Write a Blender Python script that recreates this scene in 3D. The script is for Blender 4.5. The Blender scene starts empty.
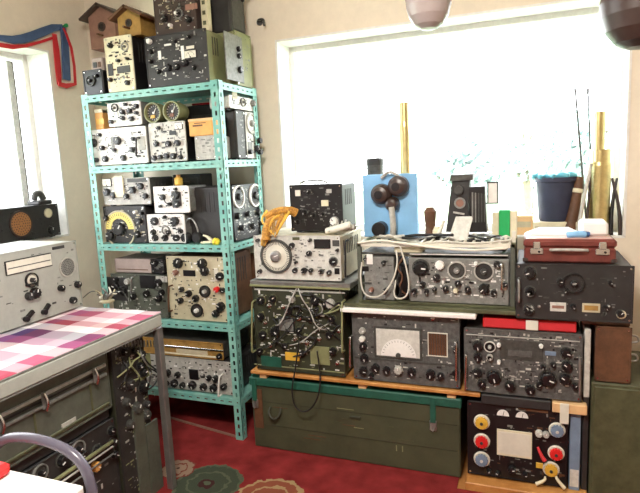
import bpy, math, random
from mathutils import Vector, Matrix
rnd = random.Random(7)
PI = math.pi
col = bpy.context.scene.collection
# ------------------------------------------------------------------ camera
CX, CY, FX = 320.0, 246.5, 544.874
CAM = Vector((0, 0, 1.5))
def cdir(u, v): return Vector((u-CX, -(v-CY), -FX))
yy = cdir(530, 156).normalized(); xx = (-cdir(-1100, 232)).normalized()
zz = xx.cross(yy).normalized(); xx = yy.cross(zz).normalized()
ROT = Matrix((xx, yy, zz))
cd = bpy.data.cameras.new('camera'); cam = bpy.data.objects.new('camera', cd); col.objects.link(cam)
cam.matrix_world = Matrix.Translation(CAM) @ ROT.to_4x4()
cd.sensor_width = 36; cd.lens = FX/640*36; cd.clip_start = .05; cd.clip_end = 200
bpy.context.scene.camera = cam
def P(ax, val, u, v):
    r = ROT @ cdir(u, v); t = (val-CAM[ax])/r[ax]; return CAM + t*r
# ------------------------------------------------------------------ materials
MATS = {}
def mat(name, c, rough=.5, metal=0, wear=.25, c2=None, scale=14, bump=.0, emit=0, spec=.5, trans=0):
    m = bpy.data.materials.new(name); m.use_nodes = True
    nt = m.node_tree; b = nt.nodes['Principled BSDF']
    b.inputs['Roughness'].default_value = rough; b.inputs['Metallic'].default_value = metal
    b.inputs['Specular IOR Level'].default_value = spec
    if trans: b.inputs['Transmission Weight'].default_value = trans
    tc = nt.nodes.new('ShaderNodeTexCoord'); n = nt.nodes.new('ShaderNodeTexNoise')
    n.inputs['Scale'].default_value = scale; n.inputs['Detail'].default_value = 6; n.inputs['Roughness'].default_value = .7
    nt.links.new(tc.outputs['Object'], n.inputs['Vector'])
    r = nt.nodes.new('ShaderNodeValToRGB'); nt.links.new(n.outputs['Fac'], r.inputs['Fac'])
    if c2 is None: c2 = tuple(x*(1-wear) for x in c)
    r.color_ramp.elements[0].position = .38; r.color_ramp.elements[1].position = .62
    r.color_ramp.elements[0].color = (*c2, 1); r.color_ramp.elements[1].color = (*c, 1)
    nt.links.new(r.outputs['Color'], b.inputs['Base Color'])
    if bump:
        bp = nt.nodes.new('ShaderNodeBump'); bp.inputs['Strength'].default_value = bump; bp.inputs['Distance'].default_value = .004
        nt.links.new(n.outputs['Fac'], bp.inputs['Height']); nt.links.new(bp.outputs['Normal'], b.inputs['Normal'])
    if emit:
        b.inputs['Emission Color'].default_value = (*c, 1); b.inputs['Emission Strength'].default_value = emit
    MATS[name] = m; return m
for a in [
 ('cream_wall', (.84,.75,.62), .85, 0, .06), ('ceiling_white', (.85,.82,.76), .9, 0, .04),
 ('mint', (.27,.54,.47), .38, 0, .0, (.15,.40,.36), 9), ('slot_shadow', (.05,.08,.07), .7),
 ('black', (0.011,0.010,0.011), .4, 0, .4), ('charcoal', (0.033,0.031,0.031), .5, 0, .35), ('darkgrey', (0.068,0.068,0.062), .5, 0, .4, None, 50),
 ('knob_black', (.012,.012,.013), .3, 0, .2), ('grey', (.24,.24,.225), .5, 0, .35, None, 50), ('midgrey', (0.119,0.119,0.115), .5, 0, .45, None, 50), ('lightgrey', (.50,.49,.45), .5, 0, .3, None, 40), ('radio_grey', (.40,.41,.37), .5, 0, .12),
 ('palegrey', (.66,.65,.60), .5, 0, .22, None, 40), ('white', (.86,.85,.82), .5, 0, .10, None, 30), ('offwhite', (.75,.72,.62), .5, 0, .12),
 ('olive', (0.096,0.100,0.050), .5, 0, .35), ('olive_dark', (0.041,0.045,0.026), .5, 0, .35), ('olive_light', (.26,.27,.13), .5, 0, .2),
 ('crate_green', (0.072,0.076,0.041), .6, 0, 0, (.05,.055,.03), 5), ('teal_green', (0.017,0.111,0.076), .5, 0, .3), ('greygreen', (0.104,0.112,0.088), .5, 0, .3),
 ('beige', (.58,.52,.36), .55, 0, .2), ('cream', (.78,.72,.52), .5, 0, .15), ('yellow_dial', (.80,.66,.18), .4, 0, .1),
 ('brown', (0.145,0.064,0.030), .6, 0, .4), ('pinkbrown', (.30,.15,.11), .7, 0, .2), ('leather', (.20,.045,.035), .4, 0, .35), ('leather_top_lit', (.66,.42,.38), .3, 0, .15),
 ('orange', (.75,.38,.10), .55, 0, .15), ('orange_wood', (.62,.30,.09), .5, 0, .0, (.42,.17,.04), 6), ('plywood', (.80,.52,.26), .55, 0, .15),
 ('yellowwood', (.42,.24,.06), .6, 0, .4), ('red', (.72,.02,.02), .45, 0, .1), ('blue', (.05,.14,.36), .5, 0, .1), ('skyblue', (.24,.50,.80), .5, 0, .08),
 ('cyan_bag', (.15,.52,.65), .3, 0, .2), ('green', (.02,.42,.12), .4, 0, .1), ('yellow', (.85,.75,.05), .4, 0, .1), ('amber', (.80,.48,.06), .4, 0, .2),
 ('gold_cloth', (.70,.36,.06), .7, 0, 0, (.28,.12,.02), 60), ('navy', (.03,.035,.07), .6, 0, .2), ('slate_blue', (.20,.28,.40), .5, 0, .2),
 ('ribbon_red', (.65,.03,.04), .5, 0, .1), ('ribbon_blue', (.07,.13,.27), .5, 0, .2), ('purple_grey', (.12,.11,.15), .25, 0, .1),
 ('glass_dark', (.02,.02,.025), .08, 0, .1), ('rubber', (.015,.015,.015), .6, 0, .2), ('cable_white', (.62,.60,.52), .5, 0, .2), ('cable_black', (.015,.015,.015), .5, 0, .2),
 ('mauve_glass', (.40,.34,.33), .25, 0, .08), ('dark_brown', (.055,.035,.03), .35, 0, .2), ('leaf', (.62,.76,.74), .6, 0, .3), ('bark', (.30,.25,.18), .8, 0, .3),
 ('grass', (.35,.45,.28), .9, 0, .2), ('paper', (.86,.85,.83), .7, 0, .04), ('speaker_cloth', (.42,.19,.07), .7, 0, .15, None, 90),
 ('orange_glow', (.8,.25,.05), .5), ('pinkish', (.42,.33,.30), .6, 0, .15), ('steel_band', (.20,.19,.18), .35, .4, .2)]:
    mat(*a)
mat('brass', (.74,.62,.30), .33, 1, .2); mat('chrome', (.75,.75,.74), .22, 1, .1); mat('steel', (.42,.42,.41), .35, .8, .3)
mat('lamp_glow', (1,.93,.82), .5, 0, 0, None, 10, 0, 3.0)
MM = lambda n: MATS[n]
def nodes(name):
    m = bpy.data.materials.new(name); m.use_nodes = True; MATS[name] = m
    return m.node_tree, m.node_tree.nodes['Principled BSDF']
def carpet_mat():
    nt, b = nodes('carpet'); N = nt.nodes; L = nt.links
    geo = N.new('ShaderNodeTexCoord'); b.inputs['Roughness'].default_value = .95; b.inputs['Specular IOR Level'].default_value = .1
    n = N.new('ShaderNodeTexNoise'); n.inputs['Scale'].default_value = 9; n.inputs['Detail'].default_value = 8
    L.new(geo.outputs['Object'], n.inputs['Vector'])
    r = N.new('ShaderNodeValToRGB'); L.new(n.outputs['Fac'], r.inputs['Fac'])
    r.color_ramp.elements[0].position = .3; r.color_ramp.elements[0].color = (.15,.016,.016,1)
    r.color_ramp.elements[1].position = .7; r.color_ramp.elements[1].color = (.27,.030,.030,1)
    cur = r.outputs['Color']
    nd = N.new('ShaderNodeTexNoise'); nd.inputs['Scale'].default_value = 22; L.new(geo.outputs['Object'], nd.inputs['Vector'])
    for (x, y, rad, c1, c2) in CARPET:
        v = N.new('ShaderNodeVectorMath'); v.operation = 'DISTANCE'; L.new(geo.outputs['Object'], v.inputs[0]); v.inputs[1].default_value = (x, y, .008)
        a = N.new('ShaderNodeMath'); a.operation = 'MULTIPLY_ADD'; L.new(nd.outputs['Fac'], a.inputs[0]); a.inputs[1].default_value = .06; L.new(v.outputs['Value'], a.inputs[2])
        d = N.new('ShaderNodeMath'); d.operation = 'DIVIDE'; L.new(a.outputs[0], d.inputs[0]); d.inputs[1].default_value = rad+.03
        rp = N.new('ShaderNodeValToRGB'); L.new(d.outputs[0], rp.inputs['Fac']); e = rp.color_ramp; e.interpolation = 'CONSTANT'
        cs = [(0, c2), (.22, (.03,.05,.03)), (.34, c1), (.62, c2), (.68, c1), (.90, c2), (.99, (0,0,0))]
        e.elements[0].position = 0; e.elements[0].color = (*c2, 1); e.elements[1].position = .22; e.elements[1].color = (.05,.02,.02, 1)
        for p, c in cs[2:]:
            k = e.elements.new(p); k.color = (*c, 1)
        lt = N.new('ShaderNodeMath'); lt.operation = 'LESS_THAN'; L.new(d.outputs[0], lt.inputs[0]); lt.inputs[1].default_value = .985
        mx = N.new('ShaderNodeMixRGB'); L.new(lt.outputs[0], mx.inputs[0]); L.new(cur, mx.inputs[1]); L.new(rp.outputs['Color'], mx.inputs[2]); cur = mx.outputs[0]
    L.new(cur, b.inputs['Base Color'])
    f = N.new('ShaderNodeTexNoise'); f.inputs['Scale'].default_value = 300; L.new(geo.outputs['Object'], f.inputs['Vector'])
    bp = N.new('ShaderNodeBump'); bp.inputs['Strength'].default_value = .5; bp.inputs['Distance'].default_value = .004; L.new(f.outputs['Fac'], bp.inputs['Height']); L.new(bp.outputs['Normal'], b.inputs['Normal'])
CARPET = [(-1.44, 2.06, .17, (.05,.06,.04), (.085,.095,.06)), (-1.10, 2.04, .16, (.24,.07,.04), (.36,.24,.12)), (-1.66, 2.13, .09, (.26,.17,.12), (.16,.04,.03)), (-1.3, 1.7, .18, (.055,.075,.045), (.10,.12,.07)), (-.8, 1.75, .16, (.30,.10,.05), (.42,.30,.14))]
carpet_mat()
def wood_floor():
    nt, b = nodes('floor_wood'); N = nt.nodes; L = nt.links
    g = N.new('ShaderNodeTexCoord'); mp = N.new('ShaderNodeMapping'); mp.inputs['Scale'].default_value = (1, 9, 1); L.new(g.outputs['Object'], mp.inputs['Vector'])
    w = N.new('ShaderNodeTexNoise'); w.inputs['Scale'].default_value = 4; w.inputs['Detail'].default_value = 6; L.new(mp.outputs[0], w.inputs['Vector'])
    r = N.new('ShaderNodeValToRGB'); r.color_ramp.elements[0].color = (.30,.11,.03,1); r.color_ramp.elements[1].color = (.55,.26,.08,1); L.new(w.outputs['Fac'], r.inputs['Fac'])
    L.new(r.outputs[0], b.inputs['Base Color']); b.inputs['Roughness'].default_value = .45
wood_floor()
def plaid():
    # woven plaid: bands across both axes mixed
    nt, b = nodes('plaid_cloth'); N = nt.nodes; L = nt.links; b.inputs['Roughness'].default_value = .85
    g = N.new('ShaderNodeTexCoord'); s = N.new('ShaderNodeSeparateXYZ'); L.new(g.outputs['Object'], s.inputs[0])
    outs = []
    for ax, per, cs in (('X', .62, [(0,(.50,.08,.16)),(.22,(.88,.84,.86)),(.34,(.10,.03,.14)),(.44,(.22,.03,.07)),(.58,(.80,.62,.70)),(.76,(.88,.86,.88)),(.88,(.40,.07,.14))]),
                        ('Y', .55, [(0,(.60,.14,.26)),(.16,(.90,.84,.88)),(.32,(.32,.10,.30)),(.46,(.03,.03,.14)),(.62,(.90,.88,.92)),(.76,(.45,.07,.10)),(.88,(.88,.66,.74))])):
        m = N.new('ShaderNodeMath'); m.operation = 'MULTIPLY'; m.inputs[1].default_value = 1/per; L.new(s.outputs[ax], m.inputs[0])
        fr = N.new('ShaderNodeMath'); fr.operation = 'FRACT'; L.new(m.outputs[0], fr.inputs[0])
        r = N.new('ShaderNodeValToRGB'); r.color_ramp.interpolation = 'CONSTANT'; L.new(fr.outputs[0], r.inputs['Fac'])
        r.color_ramp.elements[0].position = 0; r.color_ramp.elements[0].color = (*cs[0][1], 1)
        r.color_ramp.elements[1].position = cs[1][0]; r.color_ramp.elements[1].color = (*cs[1][1], 1)
        for p, c in cs[2:]:
            e = r.color_ramp.elements.new(p); e.color = (*c, 1)
        outs.append(r.outputs['Color'])
    mx = N.new('ShaderNodeMixRGB'); mx.inputs[0].default_value = .5; L.new(outs[0], mx.inputs[1]); L.new(outs[1], mx.inputs[2]); L.new(mx.outputs[0], b.inputs['Base Color'])
plaid()
def glassmat():
    m = bpy.data.materials.new('window_glass'); m.use_nodes = True; nt = m.node_tree; nt.nodes.clear()
    o = nt.nodes.new('ShaderNodeOutputMaterial'); t = nt.nodes.new('ShaderNodeBsdfTransparent'); g = nt.nodes.new('ShaderNodeBsdfGlossy'); g.inputs['Roughness'].default_value = .02
    mx = nt.nodes.new('ShaderNodeMixShader'); mx.inputs[0].default_value = .04; nt.links.new(t.outputs[0], mx.inputs[1]); nt.links.new(g.outputs[0], mx.inputs[2]); nt.links.new(mx.outputs[0], o.inputs[0])
    MATS['window_glass'] = m
glassmat()
# ------------------------------------------------------------------ mesh builder
def FY(y0): return lambda a, b, c: (a, y0-c, b)       # faces the camera side of the room (-y)
def FX_(x0): return lambda a, b, c: (x0+c, a, b)      # faces +x
def FW(a, b, c): return (a, b, c)
class MB:
    def __init__(s, f=FW): s.v = []; s.f = []; s.m = []; s.sm = []; s.mats = []; s.F = f
    def mi(s, m):
        if m not in s.mats: s.mats.append(m)
        return s.mats.index(m)
    def add(s, vs, fs, m, smooth=False, raw=False):
        o = len(s.v); s.v += [tuple(p) if raw else s.F(*p) for p in vs]; k = s.mi(m)
        for f in fs: s.f.append([o+i for i in f]); s.m.append(k); s.sm.append(smooth)
        return s
    def box(s, a0, b0, c0, a1, b1, c1, m, ch=0):
        a0, a1 = min(a0,a1), max(a0,a1); b0, b1 = min(b0,b1), max(b0,b1); c0, c1 = min(c0,c1), max(c0,c1)
        if ch <= 0:
            vs = [(a0,b0,c0),(a1,b0,c0),(a1,b1,c0),(a0,b1,c0),(a0,b0,c1),(a1,b0,c1),(a1,b1,c1),(a0,b1,c1)]
            return s.add(vs, [(3,2,1,0),(4,5,6,7),(0,1,5,4),(1,2,6,5),(2,3,7,6),(3,0,4,7)], m)
        h = min(ch, (a1-a0)*.45, (b1-b0)*.45, (c1-c0)*.45)
        vs = []; idx = {}
        for i in (0,1):
            for j in (0,1):
                for k in (0,1):
                    x, y, z = (a0,a1)[i], (b0,b1)[j], (c0,c1)[k]; dx = h*(1-2*i); dy = h*(1-2*j); dz = h*(1-2*k)
                    idx[(i,j,k)] = len(vs); vs += [(x,y+dy,z+dz),(x+dx,y,z+dz),(x+dx,y+dy,z)]
        g = lambda i,j,k,n: idx[(i,j,k)]+n
        fs = []
        for i in (0,1): q = [g(i,0,0,0),g(i,1,0,0),g(i,1,1,0),g(i,0,1,0)]; fs.append(q if i else q[::-1])
        for j in (0,1): q = [g(0,j,0,1),g(0,j,1,1),g(1,j,1,1),g(1,j,0,1)]; fs.append(q if j else q[::-1])
        for k in (0,1): q = [g(0,0,k,2),g(1,0,k,2),g(1,1,k,2),g(0,1,k,2)]; fs.append(q if k else q[::-1])
        for i in (0,1):
            for j in (0,1): q = [g(i,j,0,0),g(i,j,0,1),g(i,j,1,1),g(i,j,1,0)]; fs.append(q if (i+j)%2 else q[::-1])
            for k in (0,1): q = [g(i,0,k,0),g(i,0,k,2),g(i,1,k,2),g(i,1,k,0)]; fs.append(q[::-1] if (i+k)%2 else q)
        for j in (0,1):
            for k in (0,1): q = [g(0,j,k,1),g(0,j,k,2),g(1,j,k,2),g(1,j,k,1)]; fs.append(q if (j+k)%2 else q[::-1])
        for i in (0,1):
            for j in (0,1):
                for k in (0,1): fs.append([g(i,j,k,0),g(i,j,k,1),g(i,j,k,2)])
        return s.add(vs, fs, m)
    def lathe(s, a, b, prof, m, n=24, axis='c', cap=True):   # prof: [(r, c)]
        for q in range(len(prof)-1):
            (r0, c0), (r1, c1) = prof[q], prof[q+1]; vs = []
            for i in range(n):
                t = 2*PI*i/n; cx, sx = math.cos(t), math.sin(t)
                for r, c in ((r0,c0),(r1,c1)):
                    vs.append((a+r*cx, b+r*sx, c))
            fs = [(2*i, 2*((i+1)%n), 2*((i+1)%n)+1, 2*i+1) for i in range(n)]
            s.add(vs, fs, m, True)
        if cap:
            for (r, c), rev in ((prof[0], True), (prof[-1], False)):
                if r > 1e-5:
                    vs = [(a+r*math.cos(2*PI*i/n), b+r*math.sin(2*PI*i/n), c) for i in range(n)]
                    s.add(vs, [list(range(n))[::-1] if rev else list(range(n))], m)
        return s
    def cyl(s, a, b, c0, c1, r, m, n=20, r2=None): return s.lathe(a, b, [(r, c0), (r if r2 is None else r2, c1)], m, n)
    def ring(s, a, b, c0, c1, r0, r1, m, n=28): return s.lathe(a, b, [(r1,c0),(r1,c1),(r0,c1),(r0,c0)], m, n, cap=False)
    def quadbar(s, p, q, w, h, m):      # bar in the a-b plane from p to q, width w, c from h0 to h1
        d = Vector((q[0]-p[0], q[1]-p[1])); d.normalize(); nx, ny = -d.y*w/2, d.x*w/2; c0, c1 = h
        vs = [(p[0]+nx,p[1]+ny,c0),(p[0]-nx,p[1]-ny,c0),(q[0]-nx,q[1]-ny,c0),(q[0]+nx,q[1]+ny,c0)]; vs += [(x,y,c1) for x,y,_ in vs]
        return s.add(vs, [(3,2,1,0),(4,5,6,7),(0,1,5,4),(1,2,6,5),(2,3,7,6),(3,0,4,7)], m)
    def tube(s, pts, r, m, n=8, rs=None):  # smooth swept tube, pts in builder frame
        W = [Vector(s.F(*p)) for p in pts]
        if len(W) > 2:
            for _ in range(2):
                o = [W[0]]
                for i in range(len(W)-1):
                    o.append(W[i]*.75+W[i+1]*.25); o.append(W[i]*.25+W[i+1]*.75)
                o.append(W[-1]); W = o
        rings = []; up = Vector((.13,.31,.94)).normalized(); N = len(W)
        for i, p in enumerate(W):
            d = (W[min(i+1,N-1)]-W[max(i-1,0)])
            if d.length < 1e-7: d = Vector((0,0,1))
            d.normalize(); x = d.cross(up)
            if x.length < 1e-3: x = d.orthogonal()
            x.normalize(); y = d.cross(x); up = -y if False else up
            rr = r if rs is None else rs[0]+(rs[1]-rs[0])*i/(N-1)
            rings.append([p+x*math.cos(2*PI*k/n)*rr+y*math.sin(2*PI*k/n)*rr for k in range(n)])
        vs = [v for R_ in rings for v in R_]; fs = []
        for i in range(N-1):
            for k in range(n): fs.append((i*n+k, i*n+(k+1)%n, (i+1)*n+(k+1)%n, (i+1)*n+k))
        fs.append(list(range(n))[::-1]); fs.append([(N-1)*n+k for k in range(n)])
        return s.add(vs, fs, m, True, raw=True)
    def strip(s, pts, w, th, m):   # flat ribbon in a-b plane; pts (a,b,c), w list or number
        vs = []; n = len(pts)
        for i, p in enumerate(pts):
            q0 = pts[max(i-1,0)]; q1 = pts[min(i+1,n-1)]; d = Vector((q1[0]-q0[0], q1[1]-q0[1])); d.normalize(); ww = (w[i] if isinstance(w, (list,tuple)) else w)/2
            nx, ny = -d.y*ww, d.x*ww
            vs += [(p[0]+nx,p[1]+ny,p[2]),(p[0]-nx,p[1]-ny,p[2]),(p[0]-nx,p[1]-ny,p[2]+th),(p[0]+nx,p[1]+ny,p[2]+th)]
        fs = [(0,1,2,3),(4*n-1,4*n-2,4*n-3,4*n-4)]
        for i in range(n-1):
            for k in range(4): a=4*i+k; b=4*i+(k+1)%4; fs.append((a, a+4, b+4, b))
        return s.add(vs, fs, m)
    def build(s, name, parent=None, loc=None, label=None):
        me = bpy.data.meshes.new(name)
        base = Vector(loc) if loc is not None else (Vector(parent['_b']) if parent is not None else Vector((0,0,0)))
        me.from_pydata([tuple(Vector(p)-base) for p in s.v], [], s.f)
        for m in s.mats: me.materials.append(MATS[m])
        for i, p in enumerate(me.polygons): p.material_index = s.m[i]; p.use_smooth = s.sm[i]
        me.update()
        o = bpy.data.objects.new(name, me); col.objects.link(o)
        if parent is not None: o.parent = parent; o['_b'] = tuple(base)
        else: o.location = base; o['_b'] = tuple(base)
        if label: o['label'] = label
        return o
def tag(o, label=None, cat=None, group=None, kind=None):
    if label: o['label'] = label
    if cat: o['category'] = cat
    if group: o['group'] = group
    if kind: o['kind'] = kind
    return o
def empty(name, loc, label, cat, group=None):
    o = bpy.data.objects.new(name, None); col.objects.link(o); o.location = loc; o['_b'] = tuple(loc); o.empty_display_size = .05
    return tag(o, label, cat, group)
def struct(o): o['kind'] = 'structure'; return o
# ------------------------------------------------------------------ generic electronic device with a front panel
class Dev:
    def __init__(s, name, label, cat, face, val, px, z0, depth, body, panel, z1=None, group=None, a0=None, a1=None, lip=.006, ch=.006, rim=True, bodypart='body'):
        s.ax = 1 if face == 'Y' else 0; s.val = val; s.F = FY(val) if face == 'Y' else FX_(val)
        u0, v0, u1, v1 = px; um, vm = (u0+u1)/2, (v0+v1)/2
        q = (lambda p: p.x) if face == 'Y' else (lambda p: p.y)
        s.q = q
        s.a0 = q(P(s.ax, val, u0, vm)) if a0 is None else a0; s.a1 = q(P(s.ax, val, u1, vm)) if a1 is None else a1
        s.z0 = z0; s.z1 = P(s.ax, val, um, v0).z if z1 is None else z1; s.depth = depth
        base = s.F((s.a0+s.a1)/2, z0, -depth/2); s.o = empty(name, base, label, cat, group)
        b = MB(s.F); b.box(s.a0+.003, z0+.010, -depth, s.a1-.003, s.z1-.003, 0, body, ch)
        for fa in (s.a0+.03, s.a1-.03):
            for c in (-depth+.03, -.03): b.cyl2 = None; b.box(fa-.012, z0, c-.012, fa+.012, z0+.011, c+.012, 'rubber')
        # cooling slots and seams on both flanks
        n = max(3, int((depth-.08)/.03))
        for i in range(n):
            c = -.05-i*(depth-.1)/n
            for a in (s.a0+.0025, s.a1-.0025): b.box(a-.0015, z0+(s.z1-z0)*.55, c-.006, a+.0015, s.z1-.03, c, 'charcoal')
        b.build(bodypart, s.o)
        p = MB(s.F); p.box(s.a0, z0+.008, 0, s.a1, s.z1, lip, panel, .002)
        if rim:
            t = .005
            for (x0,y0,x1,y1) in ((s.a0,z0+.008,s.a0+t,s.z1),(s.a1-t,z0+.008,s.a1,s.z1),(s.a0,s.z1-t,s.a1,s.z1),(s.a0,z0+.008,s.a1,z0+.008+t)): p.box(x0,y0,lip,x1,y1,lip+.003,panel)
        for a in (s.a0+.012, s.a1-.012):
            for z in (z0+.02, s.z1-.012): p.cyl(a, z, lip, lip+.004, .004, 'chrome', 8)
        s.p = p; s.lip = lip
    def at(s, u, v): w = P(s.ax, s.val, u, v); return s.q(w), w.z
    def cl(s, u, v, r):
        a, b = s.at(u, v); return min(max(a, s.a0+r+.002), s.a1-r-.002), min(max(b, s.z0+r+.012), s.z1-r-.002)
    def sc(s, u, v): return abs(P(s.ax, s.val, u, v+.5).z-P(s.ax, s.val, u, v-.5).z)
    def marks(s, n, mats=('white',), seed=1, box=None):
        r = random.Random(seed); x0, z0, x1, z1 = (s.a0+.02, s.z0+.03, s.a1-.02, s.z1-.02)
        if box: (x0, za), (x1, zb) = s.at(box[0], box[1]), s.at(box[2], box[3]); z0, z1 = min(za,zb), max(za,zb)
        for i in range(int(n*1.9)):
            a, b = r.uniform(x0, x1), r.uniform(z0, z1); w = r.choice((.004,.008,.014,.022)); h = r.choice((.003,.004,.006,.009))
            if r.random() < .2: w, h = h, w
            s.p.box(a, b, s.lip-.001, min(a+w, s.a1-.004), min(b+h, s.z1-.004), s.lip+.0012, r.choice(mats))
        return s
    def knob(s, u, v, r, m='knob_black', skirt=None, ptr='white', depth=.02, ang=None, label=None, face=None):
        r = r*s.sc(u, v); a, b = s.cl(u, v, r*1.3); k = MB(s.F); l = s.lip
        if skirt: k.cyl(a, b, l-.001, l+.004, r*1.25, skirt, 24)
        k.lathe(a, b, [(r*1.04, l-.001),(r, l+.004),(r*.86, l+depth),(r*.78, l+depth+.002)], m, 20)
        if face: k.cyl(a, b, l+depth+.001, l+depth+.003, r*.55, face, 16)
        t = rnd.uniform(0, 2*PI) if ang is None else ang
        if r > .006: k.quadbar((a+math.cos(t)*r*.15, b+math.sin(t)*r*.15), (a+math.cos(t)*r*.75, b+math.sin(t)*r*.75), max(.0018, r*.16), (l+depth+.001, l+depth+.0045), ptr)
        if r > .012:
            for i in range(10):
                q = 2*PI*i/10; k.cyl(a+math.cos(q)*r*.9, b+math.sin(q)*r*.9, l+.004, l+depth-.001, r*.14, m, 6)
        k.build('knob', s.o, label=label); return s
    def dial(s, u, v, r, face='white', rim='steel', hub='knob_black', ticks=24, name='dial', label=None, tick='black'):
        r = r*s.sc(u, v); a, b = s.cl(u, v, r); k = MB(s.F); l = s.lip
        k.cyl(a, b, l-.001, l+.004, r*.95, face, 32); k.ring(a, b, l-.001, l+.010, r*.86, r, rim, 32)
        for i in range(ticks):
            t = 2*PI*i/ticks; k.quadbar((a+math.cos(t)*r*.68, b+math.sin(t)*r*.68), (a+math.cos(t)*r*.83, b+math.sin(t)*r*.83), max(.0012, r*.03), (l+.004, l+.0052), tick)
        d = k.build(name, s.o, label=label)
        h = MB(s.F); h.lathe(a, b, [(r*.34, l+.003),(r*.30, l+.02),(r*.24, l+.022)], hub, 18); h.quadbar((a-r*.05, b), (a+r*.2, b+r*.1), r*.05, (l+.021, l+.024), 'white')
        h.build('hub', d); return s
    def meter(s, u0, v0, u1, v1, face='white', rim='black', name='meter', arc=True, label=None):
        (x0, z1), (x1, z0) = s.at(u0, v0), s.at(u1, v1); 
        um, vm = (u0+u1)/2, (v0+v1)/2; z1 = s.at(um, v0)[1]; z0 = s.at(um, v1)[1]; x0 = s.at(u0, vm)[0]; x1 = s.at(u1, vm)[0]
        k = MB(s.F); l = s.lip; t = min(x1-x0, z1-z0)*.09
        k.box(x0-t, z0-t, l-.001, x1+t, z1+t, l+.005, rim, .002); k.box(x0, z0, l+.003, x1, z1, l+.0065, face)
        d = k.build(name, s.o, label=label)
        if arc:
            h = MB(s.F); c = ((x0+x1)/2, z0+(z1-z0)*.1); R = min((x1-x0)*.45, (z1-z0)*.8)
            for i in range(13):
                t = PI*(.12+.76*i/12); h.quadbar((c[0]+math.cos(t)*R*.85, c[1]+math.sin(t)*R*.85), (c[0]+math.cos(t)*R, c[1]+math.sin(t)*R), max(.001, R*.04), (l+.0065, l+.0075), 'black')
            t = 2.0; h.quadbar(c, (c[0]+math.cos(t)*R*.85, c[1]+math.sin(t)*R*.85), max(.0012, R*.03), (l+.0065, l+.008), 'black'); h.cyl(c[0], c[1], l+.006, l+.009, R*.13, 'black', 12)
            h.build('needle', d)
        return s
    def plate(s, u0, v0, u1, v1, m, th=.003, name='name_plate', label=None, ch=.001):
        um, vm = (u0+u1)/2, (v0+v1)/2; z1 = s.at(um, v0)[1]; z0 = s.at(um, v1)[1]; x0 = s.at(u0, vm)[0]; x1 = s.at(u1, vm)[0]
        k = MB(s.F); k.box(x0, z0, s.lip-.001, x1, z1, s.lip+th, m, ch); k.build(name, s.o, label=label); return s
    def grille(s, u0, v0, u1, v1, m, rim='charcoal', n=8, name='speaker_grille', bar=None):
        um, vm = (u0+u1)/2, (v0+v1)/2; z1 = s.at(um, v0)[1]; z0 = s.at(um, v1)[1]; x0 = s.at(u0, vm)[0]; x1 = s.at(u1, vm)[0]
        k = MB(s.F); l = s.lip; t = .004; k.box(x0, z0, l-.001, x1, z1, l+.002, m)
        for q in ((x0-t,z0-t,x1+t,z0),(x0-t,z1,x1+t,z1+t),(x0-t,z0,x0,z1),(x1,z0,x1+t,z1)): k.box(q[0],q[1],l-.001,q[2],q[3],l+.006,rim)
        for i in range(1, n): x = x0+(x1-x0)*i/n; k.box(x-.0015, z0, l+.001, x+.0015, z1, l+.004, bar or rim)
        k.build(name, s.o); return s
    def disc(s, u, v, r, m, rim='charcoal', name='speaker_grille', holes=True, hole='black'):
        a, b = s.at(u, v); r = r*s.sc(u, v); k = MB(s.F); l = s.lip
        k.cyl(a, b, l-.001, l+.003, r, m, 32); k.ring(a, b, l-.001, l+.007, r*.92, r*1.05, rim, 32)
        if holes:
            for q in range(1, 5):
                for i in range(q*6):
                    t = 2*PI*i/(q*6); k.cyl(a+math.cos(t)*r*.2*q, b+math.sin(t)*r*.2*q, l+.003, l+.0036, r*.05, hole, 6)
        k.build(name, s.o); return s
    def switch(s, u, v, m='chrome'):
        a, b = s.at(u, v); k = MB(s.F); l = s.lip; k.cyl(a, b, l-.001, l+.005, .007, 'steel', 10)
        k.tube([(a, b, l+.004), (a+.002, b+.006, l+.02)], .0028, m, 6); k.build('switch', s.o); return s
    def term(s, u, v, m='steel', r=1.6):
        a, b = s.at(u, v); r = r*s.sc(u, v); k = MB(s.F); l = s.lip; k.lathe(a, b, [(r*1.3, l-.001),(r*1.3, l+.004),(r, l+.005),(r, l+.016),(r*.5, l+.018)], m, 12); k.build('terminal', s.o); return s
    def handle(s, u0, v0, u1, v1, m='steel', out=.035, r=.005):
        p, q = s.at(u0, v0), s.at(u1, v1); k = MB(s.F); l = s.lip
        k.tube([(p[0],p[1],l-.001),(p[0],p[1],l+out*.9),(p[0]*.95+q[0]*.05,p[1]*.95+q[1]*.05,l+out),(p[0]*.05+q[0]*.95,p[1]*.05+q[1]*.95,l+out),(q[0],q[1],l+out*.9),(q[0],q[1],l-.001)], r, m, 8)
        k.build('handle', s.o); return s
    def wire(s, pts, m='cable_white', r=.003, out=.03, name='cable'):
        k = MB(s.F); n = len(pts); L_ = []
        for i, (u, v) in enumerate(pts):
            a, b = s.at(u, v); L_.append((a, b, s.lip+(0 if i in (0, n-1) else out*(1+.4*math.sin(i*2.3)))))
        k.tube(L_, r, m, 6); k.build(name, s.o); return s
    def end(s): s.p.build('front_panel', s.o); return s
    def extra(s, name, fn, label=None): k = MB(s.F); fn(k); k.build(name, s.o, label=label); return s

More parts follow.
